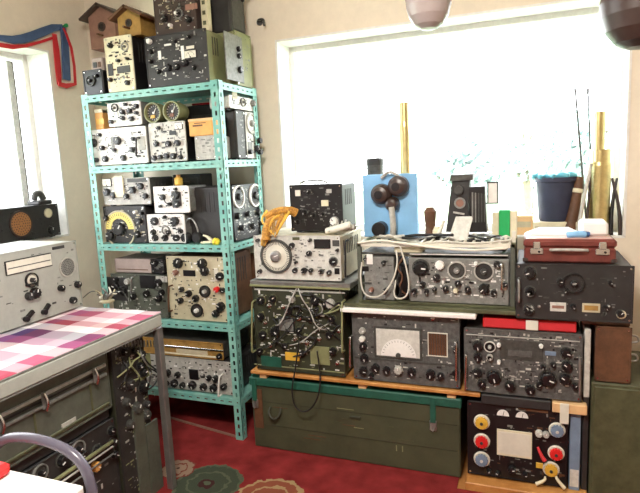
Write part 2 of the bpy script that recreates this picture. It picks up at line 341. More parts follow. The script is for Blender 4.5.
# ------------------------------------------------------------------ the room
XL, YB, XR, YF, ZC, WT = -2.75, 3.0, 1.9, -1.6, 2.75, .26
def wall_with_hole(name, F, a0, a1, h0, h1, zb, zt, c0, c1, m='cream_wall'):
    b = MB(F); b.box(a0, 0, c0, h0, ZC, c1, m); b.box(h1, 0, c0, a1, ZC, c1, m); b.box(h0, 0, c0, h1, zb, c1, m); b.box(h0, zt, c0, h1, ZC, c1, m)
    return struct(b.build(name))
b = MB(); b.box(XL-WT, YF-.1, -.1, XR+.1, YB+WT, 0, 'floor_wood'); struct(b.build('floor'))
b = MB(); b.box(XL-WT, YF-.1, ZC, XR+.1, YB+WT, ZC+.1, 'ceiling_white'); struct(b.build('ceiling'))
W1 = (-1.385, .440, 1.08, 2.23); W2 = (.75, 2.66, 1.132, 2.27)
wall_with_hole('wall_back', FY(YB), XL-WT, XR+.1, W1[0], W1[1], W1[2], W1[3], -WT, 0)
wall_with_hole('wall_left', FX_(XL), YF-.1, YB, W2[0], W2[1], W2[2], W2[3], -WT, 0)
b = MB(); b.box(XR, YF-.1, 0, XR+.1, YB, ZC, 'cream_wall'); struct(b.build('wall_right'))
b = MB(); b.box(XL, YF-.1, 0, XR, YF, ZC, 'cream_wall'); struct(b.build('wall_front'))
def window(name, F, W, mull, c=-.20):
    a0, a1, z0, z1 = W; o = empty(name, F((a0+a1)/2, z0, c), None, None); struct(o)
    k = MB(F); t = .045
    for q in ((a0,z0+.012,a0+t,z1),(a1-t,z0+.012,a1,z1),(a0+t,z1-t,a1-t,z1),(a0+t,z0+.012,a1-t,z0+.012+t)): k.box(q[0],q[1],c-.03,q[2],q[3],c+.03,'white',.004)
    for x in mull: k.box(x-.018,z0+t,c-.025,x+.018,z1-t,c+.025,'white',.004)
    k.build('window_frame', o)
    k = MB(F); k.box(a0+t, z0+t, c-.003, a1-t, z1-t, c+.003, 'window_glass'); k.build('pane', o)
    k = MB(F); e = .012
    for q in ((a0,z0+.012,a0+e,z1),(a1-e,z0+.012,a1,z1),(a0+e,z1-e,a1-e,z1)): k.box(q[0],q[1],c+.03,q[2],q[3],.004,'white')
    k.build('bright_lining', o)  # white lining added so the window jambs look blown out by daylight
    k = MB(F); k.box(a0, z0, c+.03-.06, a1, z0+.012, .0, 'white', .003); k.build('window_sill', o)
window('window_1', FY(YB), W1, [])
window('window_2', FX_(XL), W2, [])
# sash gap seen on the left window
k = MB(FX_(XL)); g0 = P(0, XL-.19, 12, 62); g1 = P(0, XL-.19, 18, 188)
k.box(g0.y-.02, W2[2]+.06, -.229, g0.y+.02, W2[3]-.05, -.215, 'lightgrey'); k.box(g0.y+.02, W2[2]+.06, -.227, g0.y+.026, W2[3]-.05, -.211, 'charcoal')
struct(k.build('trim_1'))
for nm, F, a0, a1 in (('baseboard_back', FY(YB), XL, XR), ('baseboard_left', FX_(XL), YF, YB-.02)):
    k = MB(F); k.box(a0, 0, 0, a1, .07, .014, 'brown', .003); struct(k.build(nm))
# outdoors
b = MB(); b.box(-30, YB+.6, -.9, 30, 45, -.8, 'grass'); b.box(-30, -20, -.9, XL-.6, YB+.6, -.8, 'grass'); struct(b.build('ground'))
def tree(x, y, h, rad, label, seed, nleaf=1500):
    o = empty('tree', (x, y, -.8), label, 'tree', 'trees outside the window'); r = random.Random(seed)
    k = MB(); k.tube([(x,y,-.8),(x+.1,y,.6),(x-.05,y+.05,h*.6),(x+.05,y,h*.85)], .1, 'bark', 8, (.13,.04))
    for i in range(7):
        t = r.uniform(0, 2*PI); z = h*r.uniform(.35,.7); k.tube([(x,y,z),(x+math.cos(t)*rad*.4,y+math.sin(t)*rad*.4,z+.3),(x+math.cos(t)*rad*.8,y+math.sin(t)*rad*.8,z+.5)], .03, 'bark', 5, (.04,.012))
    k.build('trunk', o)
    vs = []; fs = []
    for i in range(nleaf):
        d = Vector((r.gauss(0,1), r.gauss(0,1), r.gauss(0,1))).normalized()*rad*(r.random()**.4); c = Vector((x, y, h*.68))+Vector((d.x, d.y, d.z*.8))
        n = Vector((r.gauss(0,1), r.gauss(0,1), r.gauss(0,1))).normalized(); t = n.orthogonal().normalized(); s_ = n.cross(t); L = r.uniform(.07,.14)
        q = len(vs); vs += [c-t*L, c-s_*L*.4, c+t*L, c+s_*L*.4]; fs.append((q,q+1,q+2,q+3))
    k = MB(); k.add(vs, fs, 'leaf'); k.build('foliage', o)
tree(-1.0, 9.5, 2.0, .75, 'pale green bushy tree outside, behind the wide window, above the projector', 3)
tree(.75, 10.5, 2.3, .85, 'pale green bushy tree outside, behind the wide window near the brass shell cases', 4)
tree(-.1, 13, 2.2, .7, 'smallest pale tree outside the wide window, between the two larger ones', 5, 900)
# unseen ceiling lamp, added to light the room from out of frame
L0 = (-.5, .45)
lo = empty('added_ceiling_lamp', (L0[0], L0[1], ZC-.09), 'unseen round white lamp added on the ceiling to light the room', 'lamp')
k = MB(); k.lathe(L0[0], L0[1], [(.05,ZC-.09),(.16,ZC-.08),(.20,ZC-.045)], 'lamp_glow', 32); k.build('lamp_shade', lo)
k = MB(); k.cyl(L0[0], L0[1], ZC-.045, ZC, .22, 'white', 32); k.build('base', lo)

# carpet
b = MB(); b.box(-2.70, YF+.2, 0, .9, 2.36, .008, 'carpet'); b.box(-2.70, 2.36, 0, -.30, 2.93, .008, 'carpet')
tag(b.build('carpet'), 'red carpet with green and gold rosettes lying on the floor before the crate', 'carpet')
b = MB(); p = P(2, .012, 168, 417); q = P(2, .012, 238, 437)
b.quadbar((p.x, p.y), (q.x, q.y), .014, (.008, .016), 'pinkbrown'); tag(b.build('carpet_trim'), 'thin brownish strip lying across the red carpet under the green shelving rack', 'strip')

# ------------------------------------------------------------------ shelving rack
RX0, RX1, RY0, RY1 = -2.365, -1.475, 2.48, 2.90; RZ = 1.955
SH = [.25, .672, 1.11, 1.556, 1.95]
rack = empty('shelving_rack', ((RX0+RX1)/2, (RY0+RY1)/2, 0), 'tall mint green slotted angle shelving rack full of radios, standing on the red carpet', 'shelf')
def perforated(k, F, a0, a1, z0, z1, c0, c1, m, vertical=True):
    """strip of perforated steel: two rails joined by bridges, real slots between"""
    old = k.F; k.F = F
    if vertical:
        w = a1-a0; k.box(a0, z0, c0, a0+w*.36, z1, c1, m); k.box(a1-w*.36, z0, c0, a1, z1, c1, m); z = z0
        while z < z1: k.box(a0+w*.36, z, c0, a1-w*.36, min(z+.022, z1), c1, m); z += .046
    else:
        w = z1-z0; k.box(a0, z0, c0, a1, z0+w*.41, c1, m); k.box(a0, z1-w*.41, c0, a1, z1, c1, m); a = a0
        while a < a1: k.box(a, z0+w*.41, c0, min(a+.03, a1), z1-w*.41, c1, m); a += .052
    k.F = old
T = .0025; PW = .046
for ix, x in enumerate((RX0, RX1)):
    for iy, y in enumerate((RY0, RY1)):
        k = MB(); sx = 1 if ix == 0 else -1; sy = 1 if iy == 0 else -1
        xa, xb = sorted((x, x+sx*PW)); ya, yb = sorted((y, y+sy*PW))
        yo = y if sy > 0 else y; perforated(k, FY(0), xa, xb, .008, RZ, -(y+sy*T) if sy > 0 else -y, -y if sy > 0 else -(y-T), 'mint')
        xc = sorted((x, x+sx*T)); perforated(k, FX_(0), ya, yb, .008, RZ, xc[0], xc[1], 'mint')
        k.build('post', rack)
for z in SH:
    k = MB(); k.box(RX0+.004, RY0+.004, z-.006, RX1-.004, RY1-.004, z-.003, 'mint'); g = .0035
    perforated(k, FY(0), RX0+.004, RX1-.004, z-.04, z-.003, -(RY0), -(RY0)+.0025 , 'mint', False)
    perforated(k, FY(0), RX0+.004, RX1-.004, z-.04, z-.003, -(RY1), -(RY1)+.0025, 'mint', False)
    perforated(k, FX_(0), RY0+.004, RY1-.004, z-.04, z-.003, RX1, RX1+.0025, 'mint', False)
    perforated(k, FX_(0), RY0+.004, RY1-.004, z-.04, z-.003, RX0-.0025, RX0, 'mint', False)
    k.build('shelf', rack)
# brackets (gusset plates) on the front posts at every shelf
for z in []:
    for x, sx in ((RX0, 1), (RX1, -1)):
        k = MB(FY(RY0)); c = .003
        k.add([(x, z-.003, c),(x+sx*.10, z-.003, c),(x+sx*.10, z-.02, c),(x+sx*.05, z-.075, c),(x, z-.075, c),(x, z-.003, c+.002),(x+sx*.10, z-.003, c+.002),(x+sx*.10, z-.02, c+.002),(x+sx*.05, z-.075, c+.002),(x, z-.075, c+.002)],
              [(0,1,2,3,4),(9,8,7,6,5),(0,5,6,1),(1,6,7,2),(2,7,8,3),(3,8,9,4),(4,9,5,0)], 'mint')
        for bx in (.02, .075): k.cyl(x+sx*bx, z-.02, c+.001, c+.008, .006, 'steel', 6)
        k.build('bracket', rack)

YR = 2.515   # plane of the fronts on the rack
S0, S1, S2, S3, S4 = [z-.003 for z in SH]
RXP = -1.492
def knobs(d, l, **kw):
    for q in l: d.knob(*q, **kw)
    return d
# --- top of rack
d = Dev('signal_generator', 'tall narrow cream instrument with a dark side on top of the green rack', 'instrument', 'Y', YR, (107,36,134,88), S4, .20, 'black', 'cream')
knobs(d, [(112,46,2.6),(112,80,2.2),(129,83,2.4),(120,61,1.8),(129,59,1.6)]); d.dial(126, 47, 4.5, 'cream', 'lightgrey', 'grey')
d.plate(109,64,114,76,'charcoal'); d.plate(118,66,131,73,'darkgrey'); d.switch(120,79); d.switch(125,78); d.marks(40, ('black','black','brown'), 2).end()
d = Dev('transceiver', 'wide black panelled radio with an olive side on top of the green rack', 'radio', 'Y', YR, (147,33,203,84), S4, .17, 'olive_light', 'charcoal', a1=-1.54)
knobs(d, [(152,52,2.4),(152,62,2.2),(170,68,3.4),(178,67,3.4),(187,63,3.2),(195,68,2.6),(160,72,2.5),(176,42,2),(190,37,2)])
d.knob(151,42,2.6,'white'); d.plate(159,51,162,60,'white'); d.plate(182,46,185,60,'white'); d.plate(187,46,195,49,'offwhite'); d.plate(165,44,172,46,'white'); d.meter(186,51,197,58,'offwhite')
d.marks(70, ('palegrey','grey','black'), 3).end()
d = Dev('rectifier_unit', 'olive box with a pale grey knobbed panel, facing sideways on top of the rack', 'instrument', 'X', RXP, (223,34,262,84), S4, .30, 'olive_light', 'olive_light', a0=2.70, a1=2.885)
d.plate(224,35,241,81,'grey',.006,'sub_panel'); 
knobs(d, [(229,47,2.6),(229,54,2.6),(230,68,3.4)]); d.marks(10, ('grey',), 4).end()
# things stacked above them
ztop = P(1, YR, 175, 33).z
d = Dev('tube_receiver', 'dark brown unit with round dial on the wide black radio, at the top edge', 'radio', 'Y', YR+.03, (155,-6,203,30), ztop, .13, 'dark_brown', 'dark_brown', a1=-1.61)
d.dial(180,14,5,'charcoal','steel'); d.knob(166,19,3.5); d.knob(190,20,3.2); d.knob(178,14,2,'white'); d.knob(172,26,2,'white'); d.plate(186,4,198,10,'pinkbrown'); d.marks(50,('grey','beige','black'),5).end()
k = MB(); p0 = P(1, 2.61, 207, 15); k.box(-1.595, 2.56, ztop, -1.555, 2.60, ztop+.36, 'beige', .004)
for i in range(7): k.box(-1.584, 2.5585, ztop+.03+i*.05, -1.566, 2.561, ztop+.05+i*.05, 'olive')
tag(k.build('angle_bar', loc=(-1.57,2.58,ztop)), 'upright beige perforated bar on the wide black radio at the rack top', 'bar')
z = P(0, RXP, 240, 34).z
k = MB(); x0, x1, y0, y1 = -1.72, RXP-.01, 2.70, 2.87
o = empty('power_supply', ((x0+x1)/2, (y0+y1)/2, z), 'plain dark grey case standing on the olive box at the top right of the rack', 'case')
k.box(x0, y0, z, x1, y1, z+.30, 'charcoal', .008); k.box(x1-.001, y0+.02, z+.02, x1+.003, y1-.02, z+.28, 'darkgrey', .004); k.build('body', o)
k = MB(FX_(x1+.003)); k.cyl(y1-.03, z+.25, 0, .03, .018, 'black', 16); k.cyl(y1-.03, z+.19, 0, .012, .008, 'black', 12); k.build('connector', o)
k = MB(FX_(x1+.003)); k.tube([(y0+.03, z+.2, 0),(y0+.03, z+.2, .03),(y0+.1, z+.2, .03),(y0+.1, z+.2, 0)], .005, 'black'); k.build('handle', o)
def birdhouse(cx, y0, z0, w, h, dpt, m, label, lean=.0):
    o = empty('birdhouse', (cx, y0+dpt/2, z0), label, 'birdhouse', 'birdhouses above the rack'); k = MB(FY(y0)); a0, a1 = cx-w/2, cx+w/2
    k.add([(a0,z0,0),(a1,z0,0),(a1,z0+h,0),(cx,z0+h+w*.25,0),(a0,z0+h,0),(a0,z0,-dpt),(a1,z0,-dpt),(a1,z0+h,-dpt),(cx,z0+h+w*.25,-dpt),(a0,z0+h,-dpt)],
          [(0,1,2,3,4),(9,8,7,6,5),(0,5,6,1),(1,6,7,2),(2,7,8,3),(3,8,9,4),(4,9,5,0)], m); k.build('body', o)
    k = MB(FY(y0))
    for s_ in (-1, 1): 
        e = (cx+s_*w*.72, z0+h-w*.12)
        k.quadbar((cx-s_*.004, z0+h+w*.27), e, .014, (-dpt-.02, .035), 'dark_brown' if m != 'yellowwood' else 'brown')
    k.build('roof', o)
    k = MB(FY(y0)); k.ring(cx, z0+h*.62, 0, .006, w*.09, w*.14, 'dark_brown', 16); k.cyl(cx, z0+h*.62, 0, .002, w*.1, 'black', 16); k.cyl(cx, z0+h*.36, 0, .05, .006, 'brown', 8); k.build('entrance', o)
    return o
a = P(1, 2.86, 89, 50); c = P(1, 2.86, 112, 50); t = P(1, 2.86, 100, 14)
birdhouse((a.x+c.x)/2+.03, 2.86, a.z, c.x-a.x+.02, t.z-a.z, .13, 'pinkbrown', 'pinkish brown birdhouse with a dark roof hung on the wall above the rack')
zt = P(1, YR, 120, 36).z; a = P(1, YR+.03, 118, 30); c = P(1, YR+.03, 146, 30)
birdhouse((a.x+c.x)/2-.015, YR+.03, zt, .15, .11, .16, 'yellowwood', 'yellowish wooden birdhouse standing on the tall cream instrument')
d = Dev('headphone_amplifier', 'small black box with a round dial at the left end of the rack top', 'instrument', 'Y', YR, (82,70,103,90), S4, .16, 'black', 'black', a0=-2.36)
d.dial(92,81,5.5,'charcoal','darkgrey'); d.knob(98,76,2); d.end()
z2 = d.z1
k = MB(); k.box(-2.34, 2.56, z2, -2.26, 2.62, z2+.075, 'pinkish', .006); k.box(-2.325, 2.557, z2+.02, -2.30, 2.561, z2+.05, 'charcoal'); k.box(-2.29, 2.557, z2+.02, -2.272, 2.561, z2+.05, 'brown')
tag(k.build('small_carton', loc=(-2.3,2.59,z2)), 'small pinkish carton on the black box at the rack top left corner', 'box')
k = MB(); yb = 2.75; zb = S4; k.box(-1.98, yb, zb, -1.86, 2.88, zb+.33, 'brown', .004); k.box(-1.985, yb-.004, zb+.26, -1.855, 2.885, zb+.345, 'pinkbrown', .004)
tag(k.build('cardboard_box', loc=(-1.92,2.8,zb)), 'brown cardboard box standing behind the instruments on top of the rack', 'box')
k = MB(); k.box(-2.30, 2.72, S4, -2.02, 2.88, S4+.30, 'charcoal', .006); k.box(-2.30, 2.72, S4+.30, -2.02, 2.88, S4+.31, 'grey', .003)
tag(k.build('dark_back_case', loc=(-2.15,2.8,S4)), 'dark grey case at the back of the rack top behind the cream instrument', 'case')
k = MB(); k.tube([(-2.28,2.75,S4+.33),(-2.15,2.78,S4+.37),(-2.06,2.8,S4+.335)], .035, 'slate_blue', 10); k.tube([(-2.29,2.82,S4+.34),(-2.15,2.83,S4+.36),(-2.04,2.84,S4+.34)], .03, 'slate_blue', 10)
tag(k.build('rolled_cloth', loc=(-2.15,2.8,S4+.31)), 'blue grey rolled cloth lying between the two birdhouses at the top', 'cloth')

# --- shelf 3 (z 1.553): white radios
d = Dev('radio_receiver', 'large white radio with scattered black knobs under the small orange carton on the rack', 'radio', 'Y', YR, (89,128,148,168), S3, .28, 'grey', 'white')
knobs(d, [(95,143,4.2),(104,148,2.4),(101,135,2),(98,160,2.4),(107,159,3),(119,141,4),(116,150,2),(125,158,3),(134,150,2.4),(135,139,2.2)])
d.plate(139,136,146,150,'lightgrey',.004,'slide_panel'); d.plate(112,137,115,148,'grey'); d.plate(130,147,137,150,'charcoal'); d.handle(141,138,141,156,'black'); d.marks(45,('black','grey'),6).end()
zw = d.z1
d = Dev('converter_unit', 'small white unit crowded with black knobs on the large white radio', 'instrument', 'Y', YR, (109,102,142,127), zw, .2, 'grey', 'white')
d.dial(116,108,4.2,'white','black','grey'); knobs(d, [(124,112,2.6),(124,118,2.2),(131,111,2.6),(133,119,2.4),(138,106,2.2),(113,122,2.2),(127,104,1.8),(138,113,2)]); d.marks(45,('black','grey'),8).end()
k = MB(); zq = P(1, YR, 95, 110).z; x0 = P(1, YR, 86, 120).x; x1 = P(1, YR, 103, 120).x
k.box(-2.315, YR, zw, x1, YR+.12, zq, 'orange', .004); k.box(-2.315, YR-.001, zq-.02, x1, YR+.12, zq+.004, 'cream', .003); k.box(-2.30, YR-.0015, zw+.03, -2.25, YR, zw+.06, 'amber')
tag(k.build('parts_box', loc=(-2.27,YR+.06,zw)), 'small orange carton at the left on the large white radio', 'box')
d = Dev('frequency_meter', 'pale grey instrument with rows of knobs beneath the two round olive-rimmed gauges', 'instrument', 'Y', YR, (151,122,187,166), S3, .25, 'black', 'palegrey')
knobs(d, [(158,144,2.6),(170,144,3),(179,143,3),(156,158,2.6),(162,157,2.4),(168,156,2.8),(175,156,3),(182,158,2.2),(160,128,2)]); d.plate(170,131,177,135,'black'); d.meter(176,123,183,129,'white'); d.marks(45,('black','grey'),9).end()
zf = d.z1
xa = d.a0; 
def round_gauge(u, v, r, y, zbase, label, m):
    a = P(1, y, u, v); s_ = abs(P(1, y, u, v+.5).z-P(1, y, u, v-.5).z); R = r*s_; zc = zbase+R+.002
    o = empty('round_gauge', (a.x, y+.05, zbase), label, 'gauge', 'round gauges on the rack'); k = MB(FY(y))
    k.lathe(a.x, zc, [(R*.8,-.10),(R*.95,-.06),(R,-.01),(R,.005),(R*.86,.005),(R*.80,-.012)], 'olive_light', 32, cap=False); k.cyl(a.x, zc, -.10, -.09, R*.8, 'black', 24); k.build('housing', o)
    k = MB(FY(y)); k.cyl(a.x, zc, -.025, -.012, R*.86, 'charcoal', 32)
    for i in range(16): t = 2*PI*i/16; k.quadbar((a.x+math.cos(t)*R*.6, zc+math.sin(t)*R*.6), (a.x+math.cos(t)*R*.74, zc+math.sin(t)*R*.74), .003, (-.012,-.0105), 'offwhite')
    k.box(a.x-R*.35, zc-R*.5, -.012, a.x+R*.1, zc-R*.2, -.006, m); k.cyl(a.x, zc, -.013, -.005, R*.12, 'white', 12); k.quadbar((a.x, zc), (a.x+R*.3, zc+R*.45), .004, (-.012,-.008), 'white'); k.build('face', o)
    k = MB(FY(y)); k.box(a.x-R*.5, zbase, -.09, a.x+R*.5, zbase+.012, -.02, 'olive_dark'); k.build('base', o)
round_gauge(152, 106, 10.5, YR+.01, zf, 'round olive-rimmed gauge on the pale grey instrument, the left of the pair', 'amber')
round_gauge(171, 104, 10.5, YR+.01, zf, 'round olive-rimmed gauge on the pale grey instrument, the right of the pair', 'pinkbrown')
d = Dev('relay_box', 'plain pale grey box under the orange carton, behind the rack front post', 'box', 'Y', YR, (190,136,213,167), S3, .14, 'lightgrey', 'lightgrey', a1=-1.525, a0=-1.655)
d.marks(6,('grey',),3).end(); zr = d.z1
k = MB(); k.box(-1.685, YR-.01, zr, -1.54, YR+.11, zr+.088, 'orange', .004); k.box(-1.66, YR-.0115, zr+.05, -1.60, YR-.0095, zr+.058, 'brown'); k.box(-1.65, YR-.0115, zr+.064, -1.58, YR-.0095, zr+.068, 'brown'); k.box(-1.687, YR-.012, zr+.075, -1.538, YR+.112, zr+.09, 'plywood', .003)
tag(k.build('wooden_box', loc=(-1.61,YR+.05,zr)), 'flat orange wooden box resting on the plain pale grey box', 'box')
k = MB(); k.box(-1.90, 2.775, S3, -1.61, 2.885, S3+.325, 'charcoal', .006); k.box(-1.84, 2.772, S3+.2, -1.68, 2.775, S3+.27, 'darkgrey')  # case made larger to darken the shelf gap and hide the bright wall
tag(k.build('gap_darkening_case', loc=(-1.74,2.8,S3)), 'dark case enlarged to darken the second shelf gap behind the gauges', 'case')
k = MB(); k.tube([(-1.84,2.79,S3+.333),(-1.66,2.81,S3+.333)], .006, 'ribbon_red', 8); k.tube([(-1.66,2.81,S3+.337),(-1.62,2.815,S3+.337)], .011, 'pinkbrown', 8)
tag(k.build('screwdriver', loc=(-1.7,2.7,S3+.3)), 'thin red rod lying on the dark case near the shelf top', 'tool')
# side-facing on shelf 3
d = Dev('tall_dark_unit', 'narrow dark case facing sideways on the second shelf, beside the meter panel', 'case', 'X', RXP, (228,107,240,160), S3, .10, 'charcoal', 'darkgrey', a0=2.665-.008, a1=2.76-.005, z1=S3+.265)
d.marks(8,('grey',),2).end()
d.o.name = 'battery_case'
d = Dev('panel_meter_unit', 'pale grey panel with a round white meter facing sideways at the rear rack post', 'instrument', 'X', RXP, (241,107,265,160), S3, .10, 'grey', 'palegrey', a0=2.76, a1=2.885, z1=S3+.265)
d.dial(254,124,10,'white','lightgrey','grey'); knobs(d, [(248,152,2.4),(256,150,2.6),(263,148,2.4)]); d.plate(247,142,251,150,'grey'); d.marks(20,('black','grey'),5).end()
zs = d.z1
d = Dev('tuner_unit', 'low white unit with a round dial facing sideways under the top shelf', 'instrument', 'X', RXP, (228,88,262,104), zs, .12, 'lightgrey', 'white', a0=2.60, a1=2.88, z1=zs+.075)
d.dial(241,96,4.5,'offwhite','grey','grey'); d.plate(231,91,236,99,'beige'); d.knob(252,96,3,'grey'); d.marks(15,('black','grey'),7).end()

# --- shelf 2 (z 1.107)
d = Dev('shortwave_receiver', 'dark radio with a yellow half-moon dial on the middle rack shelf', 'radio', 'Y', YR, (97,206,147,246), S2, .28, 'charcoal', 'charcoal', a0=-2.315)
a_, b_ = d.at(121, 229); rr = 17*d.sc(121, 229)
def moon(k):
    n = 28; vs = []
    for i in range(n+1):
        t = PI*i/n
        for r_ in (rr, rr*.62):
            vs.append((a_+math.cos(t)*r_, b_+math.sin(t)*r_, .007)); vs.append((a_+math.cos(t)*r_, b_+math.sin(t)*r_, .010))
    fs = [(4*i+1, 4*i+3, 4*i+7, 4*i+5) for i in range(n)] + [(4*i, 4*i+1, 4*i+5, 4*i+4) for i in range(n)] + [(4*i+3, 4*i+2, 4*i+6, 4*i+7) for i in range(n)]
    k.add(vs, fs, 'yellow_dial')
    for i in range(1, 20): t = PI*i/20; k.quadbar((a_+math.cos(t)*rr*.78, b_+math.sin(t)*rr*.78), (a_+math.cos(t)*rr*.95, b_+math.sin(t)*rr*.95), .002, (.0095,.0112), 'black')
    k.ring(a_, b_, .006, .012, rr*1.02, rr*1.1, 'beige', 36)
d.extra('dial', moon, 'yellow half-moon tuning scale'); d.knob(121,229,6.5,'knob_black'); d.knob(105,236,4.5,skirt='darkgrey'); knobs(d, [(139,234,3.4),(141,221,2.8),(104,218,2.6),(143,213,2)]); d.knob(137,212,2,'white'); d.marks(60,('palegrey','beige','black'),11).end()
zc = d.z1
d = Dev('control_unit', 'grey knobbed unit lying on the half-moon-dial radio, left of the middle shelf', 'instrument', 'Y', YR, (100,178,151,205), zc, .22, 'darkgrey', 'lightgrey', a0=-2.30)
knobs(d, [(106,192,3.6),(115,195,3),(134,190,3.4),(142,186,3.2),(147,196,2.6),(128,196,2.6)]); d.plate(116,176,125,197,'cream',.01,'name_plate'); d.meter(104,179,112,186,'offwhite'); d.plate(128,178,148,182,'darkgrey'); d.marks(50,('black','black','white'),12).end()
d = Dev('amplifier_unit', 'white unit with many round knobs, lower of the white pair on the middle shelf', 'instrument', 'Y', YR, (149,214,186,247), S2, .2, 'grey', 'white')
knobs(d, [(156,221,4),(176,221,4.4),(155,232,2.6),(170,232,2.2),(157,241,3),(167,242,3),(178,240,3.2),(182,231,2.2),(166,217,1.8)]); d.dial(167,230,4.5,'white','grey','lightgrey'); d.marks(45,('black','grey'),13).end()
za = d.z1
d = Dev('oscillator_unit', 'white panel with black connectors, upper of the white pair on the middle shelf', 'instrument', 'Y', YR-.008, (155,186,190,213), za, .18, 'grey', 'white')
knobs(d, [(164,197,3),(177,195,4.2),(178,204,3.6),(171,204,2),(162,206,1.6),(177,189,1.6)]); d.plate(173,192,182,206,'darkgrey',.004,'socket_plate'); d.wire([(165,197),(170,203),(176,204)],'cable_black'); d.marks(22,('black','grey'),14).end()
zo = d.z1
k = MB(); k.box(-1.83, YR+.02, zo, -1.795, YR+.06, zo+.045, 'amber', .006); k.cyl(-1.812, YR+.04, zo+.045, zo+.06, .012, 'orange', 14)
tag(k.build('bottle', loc=(-1.81,YR+.04,zo)), 'small amber bottle standing on the upper white panel unit', 'bottle')
d = Dev('loudspeaker_unit', 'dark case with two white-rimmed round dials facing sideways on the middle shelf', 'instrument', 'X', RXP, (228,180,270,243), S2, .27, 'charcoal', 'black', a0=2.56, a1=2.885, z1=S2+.31)
d.dial(236,196,11.5,'charcoal','white','knob_black',name='dial',tick='white'); d.dial(256,193,11.5,'charcoal','white','knob_black',tick='white')
knobs(d, [(236,216,3.4),(246,214,2.8),(256,212,3),(240,228,3),(251,226,3.2),(262,222,2.6),(236,178,2)]); d.marks(90,('palegrey','grey','lightgrey'),15).end()
k = MB(); k.box(-2.0, 2.76, S2, -1.80, 2.885, S2+.38, 'charcoal', .006); k.box(-1.98, 2.757, S2+.3, -1.82, 2.761, S2+.36, 'darkgrey', .002); k.box(-1.95, 2.755, S2+.32, -1.88, 2.758, S2+.34, 'grey')  # dark box added at the back so the shelf gap goes dark
tag(k.build('dark_back_case', loc=(-1.9,2.8,S2)), 'dark box added to darken the middle shelf gap behind the white pair of units', 'case')
k = MB(FY(2.525)); a = P(1, 2.525, 191, 228); x = a.x
k.lathe(0, 0, [(0,0)], 'black', 3, cap=False)
o = empty('headphones', (x, 2.525, S2), 'black headphones propped upright on the middle shelf beside the yellow flower', 'headphones')
k = MB(FY(2.525)); k.tube([(x-.045,S2+.03,0),(x-.05,S2+.10,0),(x,S2+.155,0),(x+.04,S2+.10,0),(x+.045,S2+.03,0)], .005, 'steel'); k.build('headband', o)
for s_ in (-1, 1): k = MB(FY(2.525)); k.lathe(x+s_*.036, S2+.034, [(.02,-.02),(.032,-.012),(.033,.006),(.024,.018)], 'black', 20); k.build('ear_cup', o)
o = empty('plastic_flower', (-1.60, 2.50, S2), 'yellow flower on a cream stem lying at the front edge of the middle shelf', 'flower')
p = P(1, 2.497, 216, 241)
k = MB(); 
for i in range(7):
    t = 2*PI*i/7; k.tube([(p.x, 2.5, p.z-.005),(p.x+math.cos(t)*.02, 2.497+.008*math.sin(3*t), p.z-.003+math.sin(t)*.018)], .009, 'yellow', 8)
k.tube([(p.x-.003,2.5,p.z-.003),(p.x+.003,2.492,p.z-.003)], .01, 'amber', 8); k.build('bloom', o)
k = MB(); k.tube([(p.x-.015,2.505,p.z-.008),(p.x-.05,2.505,S2+.014),(p.x-.10,2.51,S2+.008)], .007, 'cream', 8); k.tube([(p.x-.03,2.505,S2+.02),(p.x-.06,2.506,S2+.045),(p.x-.085,2.506,S2+.05)], .008, 'cream', 8, (.012,.003)); k.build('stem', o)

# --- shelf 1 (z .669)
d = Dev('military_radio', 'grey green radio with dark recessed windows, left of the fourth shelf down', 'radio', 'Y', YR, (103,274,166,322), S1, .28, 'greygreen', 'greygreen', a0=-2.31, a1=-1.925)
d.plate(105,277,128,300,'charcoal',.004,'recess'); d.plate(141,275,156,288,'black',.004,'window'); knobs(d, [(112,286,4),(124,290,4.4),(148,293,3.2),(160,282,3.6),(163,292,3),(135,296,3),(118,279,2.4),(160,298,3.4)]); d.knob(129,281,3,'lightgrey'); d.handle(136,276,136,292); d.plate(157,276,168,282,'lightgrey'); d.marks(60,('palegrey','lightgrey','black'),16).end()
zm = d.z1
k = MB(FY(YR+.02)); k.box(-2.30, zm, -.2, -2.03, zm+.085, 0, 'pinkish', .006); k.box(-2.28, zm+.02, 0, -2.06, zm+.025, .001, 'brown')
tag(k.build('wooden_drawer_box', loc=(-2.16,2.63,zm)), 'pinkish grey flat box lying on the grey green radio', 'box')
d = Dev('coil_box', 'small black unit with upright coils on the grey green radio beside the flat box', 'instrument', 'Y', YR+.01, (146,252,166,270), zm, .15, 'black', 'black', a0=-2.02, a1=-1.93, z1=zm+.09)
knobs(d, [(150,261,2.4),(156,260,3)]); d.marks(12,('grey',),4).end()
d = Dev('field_radio', 'beige radio with large round knobs on the rack, below the yellow flower', 'radio', 'Y', YR, (171,252,236,324), S1, .30, 'brown', 'beige', a0=-1.905, a1=-1.53, z1=S1+.37)
d.plate(184,270,196,276,'black'); knobs(d, [(179,260,5,),(203,258,5),(206,271,4.4),(190,293,3.2),(197,298,3.4),(182,300,2.8),(221,276,4),(222,306,4.4),(217,313,3.6),(183,289,2.4),(228,290,2.6)])
d.dial(206,291,6,'darkgrey','black','lightgrey'); d.dial(198,310,6.6,'darkgrey','black','white'); d.knob(218,289,2.8,'red'); d.knob(177,272,2.6,'pinkbrown'); d.plate(215,268,219,281,'offwhite'); d.handle(173,285,173,310,'brown'); d.marks(80,('black','darkgrey','white'),17).end()
k = MB(); x0 = RXP-.02
k.box(-1.74, 2.83, S1, RXP-.015, 2.89, S1+.33, 'brown', .005)
for i in range(4): k.box(RXP-.016, 2.835, S1+.04+i*.07, RXP-.013, 2.885, S1+.06+i*.07, 'yellowwood')
tag(k.build('wooden_crate_board', loc=(-1.6,2.86,S1)), 'brown wooden board box at the rear corner of the fourth shelf down', 'box')
